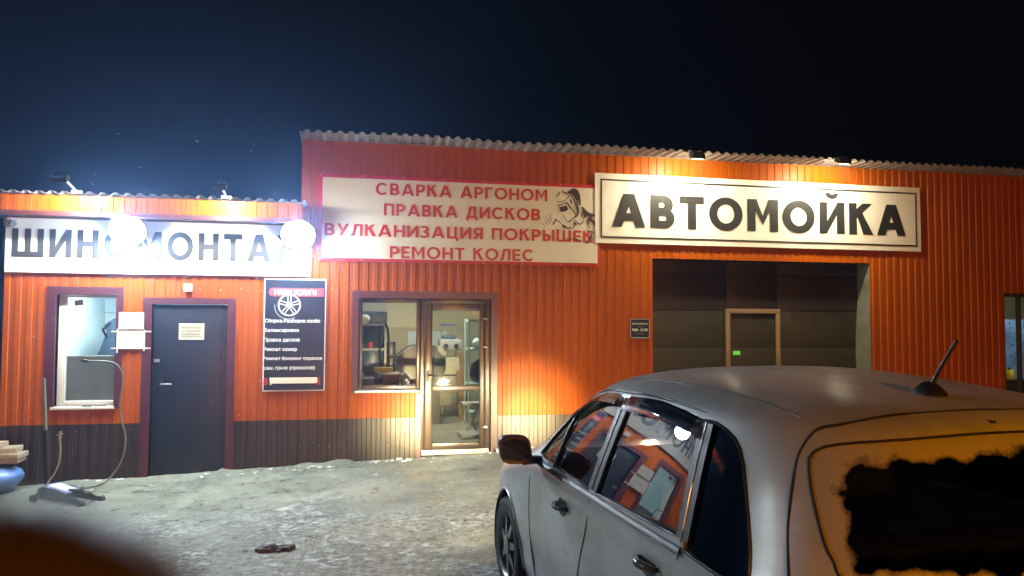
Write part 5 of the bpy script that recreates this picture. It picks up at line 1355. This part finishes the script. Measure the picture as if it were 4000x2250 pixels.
# side moulding free car; tyres and wheels
whl = None
for i, (t_, z_) in enumerate(AX):
    for s in (-1, 1):
        if whl is None:
            w_ = bpy.data.objects.new('wheel', None); C.objects.link(w_); w_.parent = car; w_['_local'] = 1; whl = w_
            ty = MB().lathe([(.19, -.085), (.27, -.095), (.292, -.085), (.300, -.06), (.303, 0), (.300, .06), (.292, .085), (.27, .095), (.205, .085), (.20, .06), (.19, .03)], (0, 0, 0), 'x', 56, caps=False)
            ty.build('tyre', RUB, w_, 30)
            tr_ = MB()
            for k in range(56):
                a = 2*math.pi*k/56; rt_ = Matrix.Rotation(a, 3, 'X')
                q_ = MB().box(-.075, .075, -.004, .004, .298, .305); tr_.add([rt_ @ Vector(v) for v in q_.v], q_.f)
            tr_.build('tread', RUB, w_)
            RM = mat('dull_wheel_metal', (.20, .21, .22), .35, metal=.7, dirt=(.08, .075, .06), dscale=14)
            MB().lathe([(.205, .088), (.198, .082), (.190, .05), (.19, -.06)], (0, 0, 0), 'x', 44, caps=False).build('rim', RM, w_, 40)
            for k in range(7):
                a = 2*math.pi*k/7; q_ = MB(); rt_ = Matrix.Rotation(a, 3, 'X')
                q_.add([rt_ @ Vector(v) for v in ((.082, -.024, .05), (.082, .024, .05), (.070, .017, .197), (.070, -.017, .197), (.05, -.028, .05), (.05, .028, .05), (.045, .02, .197), (.045, -.02, .197))], [(0, 1, 2, 3), (7, 6, 5, 4), (0, 4, 5, 1), (1, 5, 6, 2), (2, 6, 7, 3), (3, 7, 4, 0)])
                q_.build('spoke', RM, w_)
            MB().lathe([(.062, .02), (.060, .088), (.03, .094)], (0, 0, 0), 'x', 20).build('hub_cap', RM, w_, 40)
            MB().lathe([(.13, .0), (.13, .02)], (0, 0, 0), 'x', 24).build('brake_disc', STEEL, w_, 40)
            for c_ in w_.children: pass
        else: w_ = copy_tree(whl, car)
        w_.location = (s*.745, t_-T0, z_-.008); w_.rotation_euler = (R(17*i+5), 0, 0 if s > 0 else math.pi)
# tailgate: rear window with frost creeping in from the edge
def frost_glass():
    m = bpy.data.materials.new('frosted_rear_glass'); m.use_nodes = True; N = m.node_tree.nodes; L = m.node_tree.links; N.clear()
    at_ = N.new('ShaderNodeAttribute'); at_.attribute_name = 'edge_distance'
    tc = N.new('ShaderNodeTexCoord')
    n1 = N.new('ShaderNodeTexNoise'); n1.inputs['Scale'].default_value = 9; n1.inputs['Detail'].default_value = 5; n1.inputs['Roughness'].default_value = .55; L.new(tc.outputs['Object'], n1.inputs['Vector'])
    n0 = N.new('ShaderNodeTexNoise'); n0.inputs['Scale'].default_value = 2.3; n0.inputs['Detail'].default_value = 2; L.new(tc.outputs['Object'], n0.inputs['Vector'])
    a = N.new('ShaderNodeMath'); a.operation = 'MULTIPLY_ADD'; a.inputs[1].default_value = .10; L.new(n1.outputs['Fac'], a.inputs[0]); L.new(at_.outputs['Fac'], a.inputs[2])
    c = N.new('ShaderNodeMath'); c.operation = 'MULTIPLY_ADD'; c.inputs[1].default_value = .06; L.new(n0.outputs['Fac'], c.inputs[0]); L.new(a.outputs[0], c.inputs[2])
    mr = N.new('ShaderNodeMapRange'); mr.inputs['From Min'].default_value = .122; mr.inputs['From Max'].default_value = .138; mr.inputs['To Min'].default_value = 1; mr.inputs['To Max'].default_value = 0; L.new(c.outputs[0], mr.inputs[0])
    t = N.new('ShaderNodeBsdfTransparent'); t.inputs[0].default_value = (.30, .28, .26, 1)
    g = N.new('ShaderNodeBsdfGlossy'); g.inputs['Roughness'].default_value = .03
    mx = N.new('ShaderNodeMixShader'); mx.inputs[0].default_value = .015; L.new(t.outputs[0], mx.inputs[1]); L.new(g.outputs[0], mx.inputs[2])
    d = N.new('ShaderNodeBsdfPrincipled'); d.inputs['Base Color'].default_value = (.32, .32, .32, 1); d.inputs['Roughness'].default_value = .7
    n2 = N.new('ShaderNodeTexNoise'); n2.inputs['Scale'].default_value = 60; n2.inputs['Detail'].default_value = 6; L.new(tc.outputs['Object'], n2.inputs['Vector'])
    bp = N.new('ShaderNodeBump'); bp.inputs['Strength'].default_value = .5; bp.inputs['Distance'].default_value = .006; L.new(n2.outputs['Fac'], bp.inputs['Height']); L.new(bp.outputs[0], d.inputs['Normal'])
    m2 = N.new('ShaderNodeMixShader'); L.new(mr.outputs[0], m2.inputs[0]); L.new(mx.outputs[0], m2.inputs[1]); L.new(d.outputs[0], m2.inputs[2])
    o = N.new('ShaderNodeOutputMaterial'); L.new(m2.outputs[0], o.inputs[0]); return m
FG = frost_glass()
gl_ = cpart(patch(WB, lambda x, z: endt(x, z, -.008), 50, 90), 'rear_window', FG)
att = gl_.data.attributes.new('edge_distance', 'FLOAT', 'POINT')
wbd = dens(WB, .02)
for i, v in enumerate(gl_.data.vertices):
    att.data[i].value = min(math.hypot(v.co.x-a, v.co.z-b_) for a, b_ in wbd)
cpart(outline(WB, lambda x, z: endt(x, z, -.001), .004), 'window_seal', GAP, 60, gl_)
cpart(patch(WF, lambda x, z: endt(x, z, -.008, False), 20, 30), 'windscreen', CGLASS)
for s in (-1, 1):
    P_ = [sight(*q_) for q_ in ((3090, 2400), (3082, 2250), (3079, 2087), (3088, 1956), (3102, 1864), (3121, 1779), (3154, 1720), (3193, 1680), (3240, 1667), (3285, 1661), (3390, 1641), (3521, 1621), (3652, 1607))]
    P_ = [Vector((-s*abs(q_.x), q_.y, q_.z)) if q_.x < 0 else q_ for q_ in P_ if q_ is not None]
    P_ = [Vector((-q_.x if s > 0 and q_.x < 0 else q_.x, q_.y, q_.z)) for q_ in P_]
    P_ = [Vector((s*abs(q_.x), q_.y, q_.z)) for q_ in P_]; P_[-1].x = 0
    cpart(MB().tube(smooth_path(P_, 3), .0052, 6), 'tailgate_gap', GAP)
    # ridge round the tailgate glass
    # roof ditch
    P_ = [roofz(s*(.575-.012*k/10), 3.72-1.60*k/10, .0) for k in range(11)]
    cpart(MB().tube(smooth_path(P_, 3), .0045, 6), 'roof_ditch', mat('roof_ditch_sealer', (.20, .20, .20), .6), 60)
cpart(MB().lathe([(.010, 0), (.009, .004)], endt(-.055, 1.425, .0), 'y', 12), 'washer_nozzle', BLK)
MBs = MB(); MBs.grid([[endt(x, z, o) for x in np.linspace(-.58, .58, 25)] for z, o in ((.99, .0), (.975, .012), (.955, .012), (.945, .0))]); cpart(MBs, 'tailgate_ledge', PAINT)
MBs = MB(); MBs.grid([[endt(x, z, o) for x in np.linspace(-.26, .26, 9)] for z, o in ((.84, .002), (.84, .008), (.73, .008), (.73, .002))]); cpart(MBs, 'number_plate', WPRINT)
MBs = MB(); MBs.grid([[endt(x, z, o) for x in np.linspace(-.72, .72, 31)] for z, o in ((.62, .0), (.61, .03), (.46, .035), (.34, .02), (.24, .0))]); cpart(MBs, 'rear_bumper', PAINT)
MBs = MB(); MBs.grid([[endt(x, z, o, False) for x in np.linspace(-.42, .42, 17)] for z, o in ((.70, .003), (.69, .010), (.60, .010), (.59, .003))]); cpart(MBs, 'grille', BLK)
MBs = MB(); MBs.grid([[endt(x, z, o, False) for x in np.linspace(-.5, .5, 17)] for z, o in ((.42, .003), (.41, .008), (.30, .008), (.29, .003))]); cpart(MBs, 'lower_intake', BLK)
# aerial
ab = roofz(0, 2.21); ta = ab+Vector((0, -.125, .185))
ae = cpart(MB().lathe([(.050, -.004), (.047, .006), (.036, .022), (.022, .036), (.014, .042)], ab, 'z', 20), 'aerial_base', BLK, 60)
for v in ae.data.vertices: v.co.y = ab.y+(v.co.y-ab.y)*1.35
cpart(MB().tube([ab+Vector((0, -.015, .03)), ab+Vector((0, -.05, .085)), ta], [.009, .0065, .0065], 8), 'aerial_mast', BLK, 60)
# cabin
cpart(MB().bbox(-.76, .76, 1.72-T0, 4.55-T0, .22, .27, .01), 'cabin_floor', INTR, 40)
cpart(MB().bbox(-.60, .60, 4.62-T0, 5.55-T0, .25, .62, .05), 'engine_block', INTR, 40)
cpart(MB().bbox(-.76, .76, 4.15-T0, 4.55-T0, .62, .96, .05), 'dashboard', INTR, 40)
cpart(MB().bbox(-.70, .70, 1.72-T0, 2.05-T0, .27, .88, .03), 'parcel_shelf', INTR, 40)
for s in (-1, 1):
    cpart(MB().bbox(s*.37-.24, s*.37+.24, 3.25-T0, 3.75-T0, .40, .56, .06), 'front_seat_cushion', SEATM, 50)
    cpart(MB().bbox(s*.37-.23, s*.37+.23, 3.10-T0, 3.22-T0, .50, 1.10, .05, rot=Matrix.Rotation(R(12), 3, 'X')), 'front_seat_back', SEATM, 50)
    cpart(MB().bbox(s*.37-.13, s*.37+.13, 2.99-T0, 3.09-T0, 1.12, 1.29, .04), 'head_restraint', SEATM, 50)
    for q_ in (-.05, .05): cpart(MB().tube([(s*.37+q_, 3.05-T0, 1.06), (s*.37+q_, 3.04-T0, 1.16)], .006, 6), 'restraint_post', STEEL)
cpart(MB().bbox(-.66, .66, 2.25-T0, 2.75-T0, .40, .55, .05), 'rear_seat_cushion', SEATM, 50)
cpart(MB().bbox(-.66, .66, 2.08-T0, 2.22-T0, .50, 1.05, .05, rot=Matrix.Rotation(R(10), 3, 'X')), 'rear_seat_back', SEATM, 50)
cpart(MB().tube([Vector((.37+.18*math.cos(R(a)), 3.98-T0-.06*math.sin(R(a)), .93+.17*math.sin(R(a)))) for a in range(0, 360, 15)], .014, 8, closed=True), 'steering_wheel', BLK, 60)
# lit headlamps: lens, reflector bowl and the lamp's own beam
for s in (-1, 1):
    c_ = endt(s*.60, .66, .004, False)
    hl = cpart(patch([(s*.44, .58), (s*.74, .60), (s*.75, .74), (s*.46, .72)], lambda x, z: endt(x, z, .003, False), 10, 14), 'headlamp', mat('headlamp_bowl', (.5, .5, .5), .15, metal=.8))
    cpart(MB().lathe([(.070, 0), (.062, .006)], (c_.x-s*.06, c_.y+.014, c_.z), 'y', 20), 'headlamp_bulb', emis('headlamp_glow', (1, .80, .50), 1300), None, hl)
    for en, sz in ((3600, 14), (2200, 27), (200, 56)):
        ld = bpy.data.lights.new('headlamp_beam', 'SPOT'); ld.energy = en; ld.color = (1, .78, .40); ld.spot_size = R(sz); ld.spot_blend = 1.0; ld.shadow_soft_size = .04
        lo_ = bpy.data.objects.new('headlamp_beam', ld); C.objects.link(lo_); lo_.parent = car
        lo_.location = (c_.x, c_.y+.05, c_.z); lo_.rotation_euler = (R(88.0), 0, R(2.5 if s < 0 else 0))

# ------------------------------------------------------------------ drifting snow and haze
random.seed(5)
mb = MB()
for k in range(12):
    px_ = random.gauss(750, 330); py_ = random.uniform(520, 770); Y = random.uniform(5.5, 8.3)
    d = ray(px_, py_); s_ = Y/d.y; p = Vector((0, 0, EYE))+d*s_; r_1 = random.uniform(.0007, .0018)
    q_ = Vector((random.uniform(-1, 1), random.uniform(-.3, .3), random.uniform(-1, .2))).normalized()*random.uniform(.002, .010)
    mb.tube([p-q_, p+q_], r_1, 4)
tag(mb.build('snowflakes', mat('snowflake', (.8, .8, .82), .5), None), 'fine snowflakes drifting in the lamplight over the low roof', 'snow', kind='stuff')

# photographer's fingertip at the edge of the lens
def finger():
    D = .032
    def lp(px_, py_, dd): d = ray(px_, py_); return Vector((0, 0, EYE))+d*dd
    tip = lp(-100, 2905, D); side = lp(-1300, 5600, D*1.05)
    ax_ = (side-tip).normalized(); side = tip+ax_*.075
    r_1 = .0103
    P_ = []; rs = []
    for k in range(9):
        a = R(90*k/8); P_.append(tip-ax_*(r_1*math.cos(a))*.95); rs.append(max(.0004, r_1*math.sin(a)))
    for v, q_ in ((.012, 1.0), (.024, 1.03), (.034, .98), (.050, 1.04), (.075, 1.08)): P_.append(tip+ax_*v); rs.append(r_1*q_)
    return MB().tube(P_, rs, 32)
SK = mat('skin', (.045, .032, .040), .5, bump=.1, bscale=900); SK.node_tree.nodes['Principled BSDF'].inputs['Subsurface Weight'].default_value = .15
SK.node_tree.nodes['Principled BSDF'].inputs['Subsurface Scale'].default_value = .006
tag(finger().build('finger', SK, None, 80), 'blurred reddish fingertip at the lower left edge of the view', 'finger')

hz = MB().box(-82, 92, -92, 18.5, -1.6, 8.2).build('haze', None); tag(hz, kind='stuff')
hm = bpy.data.materials.new('winter_haze_and_flare'); hm.use_nodes = True; N = hm.node_tree.nodes; N.clear()
pv = N.new('ShaderNodeVolumePrincipled'); pv.inputs['Density'].default_value = .0075; pv.inputs['Color'].default_value = (.28, .50, 1.0, 1); pv.inputs['Anisotropy'].default_value = .82  # blue tint and forward scatter also stand in for lens flare
o = N.new('ShaderNodeOutputMaterial'); hm.node_tree.links.new(pv.outputs[0], o.inputs['Volume']); hz.data.materials.append(hm)
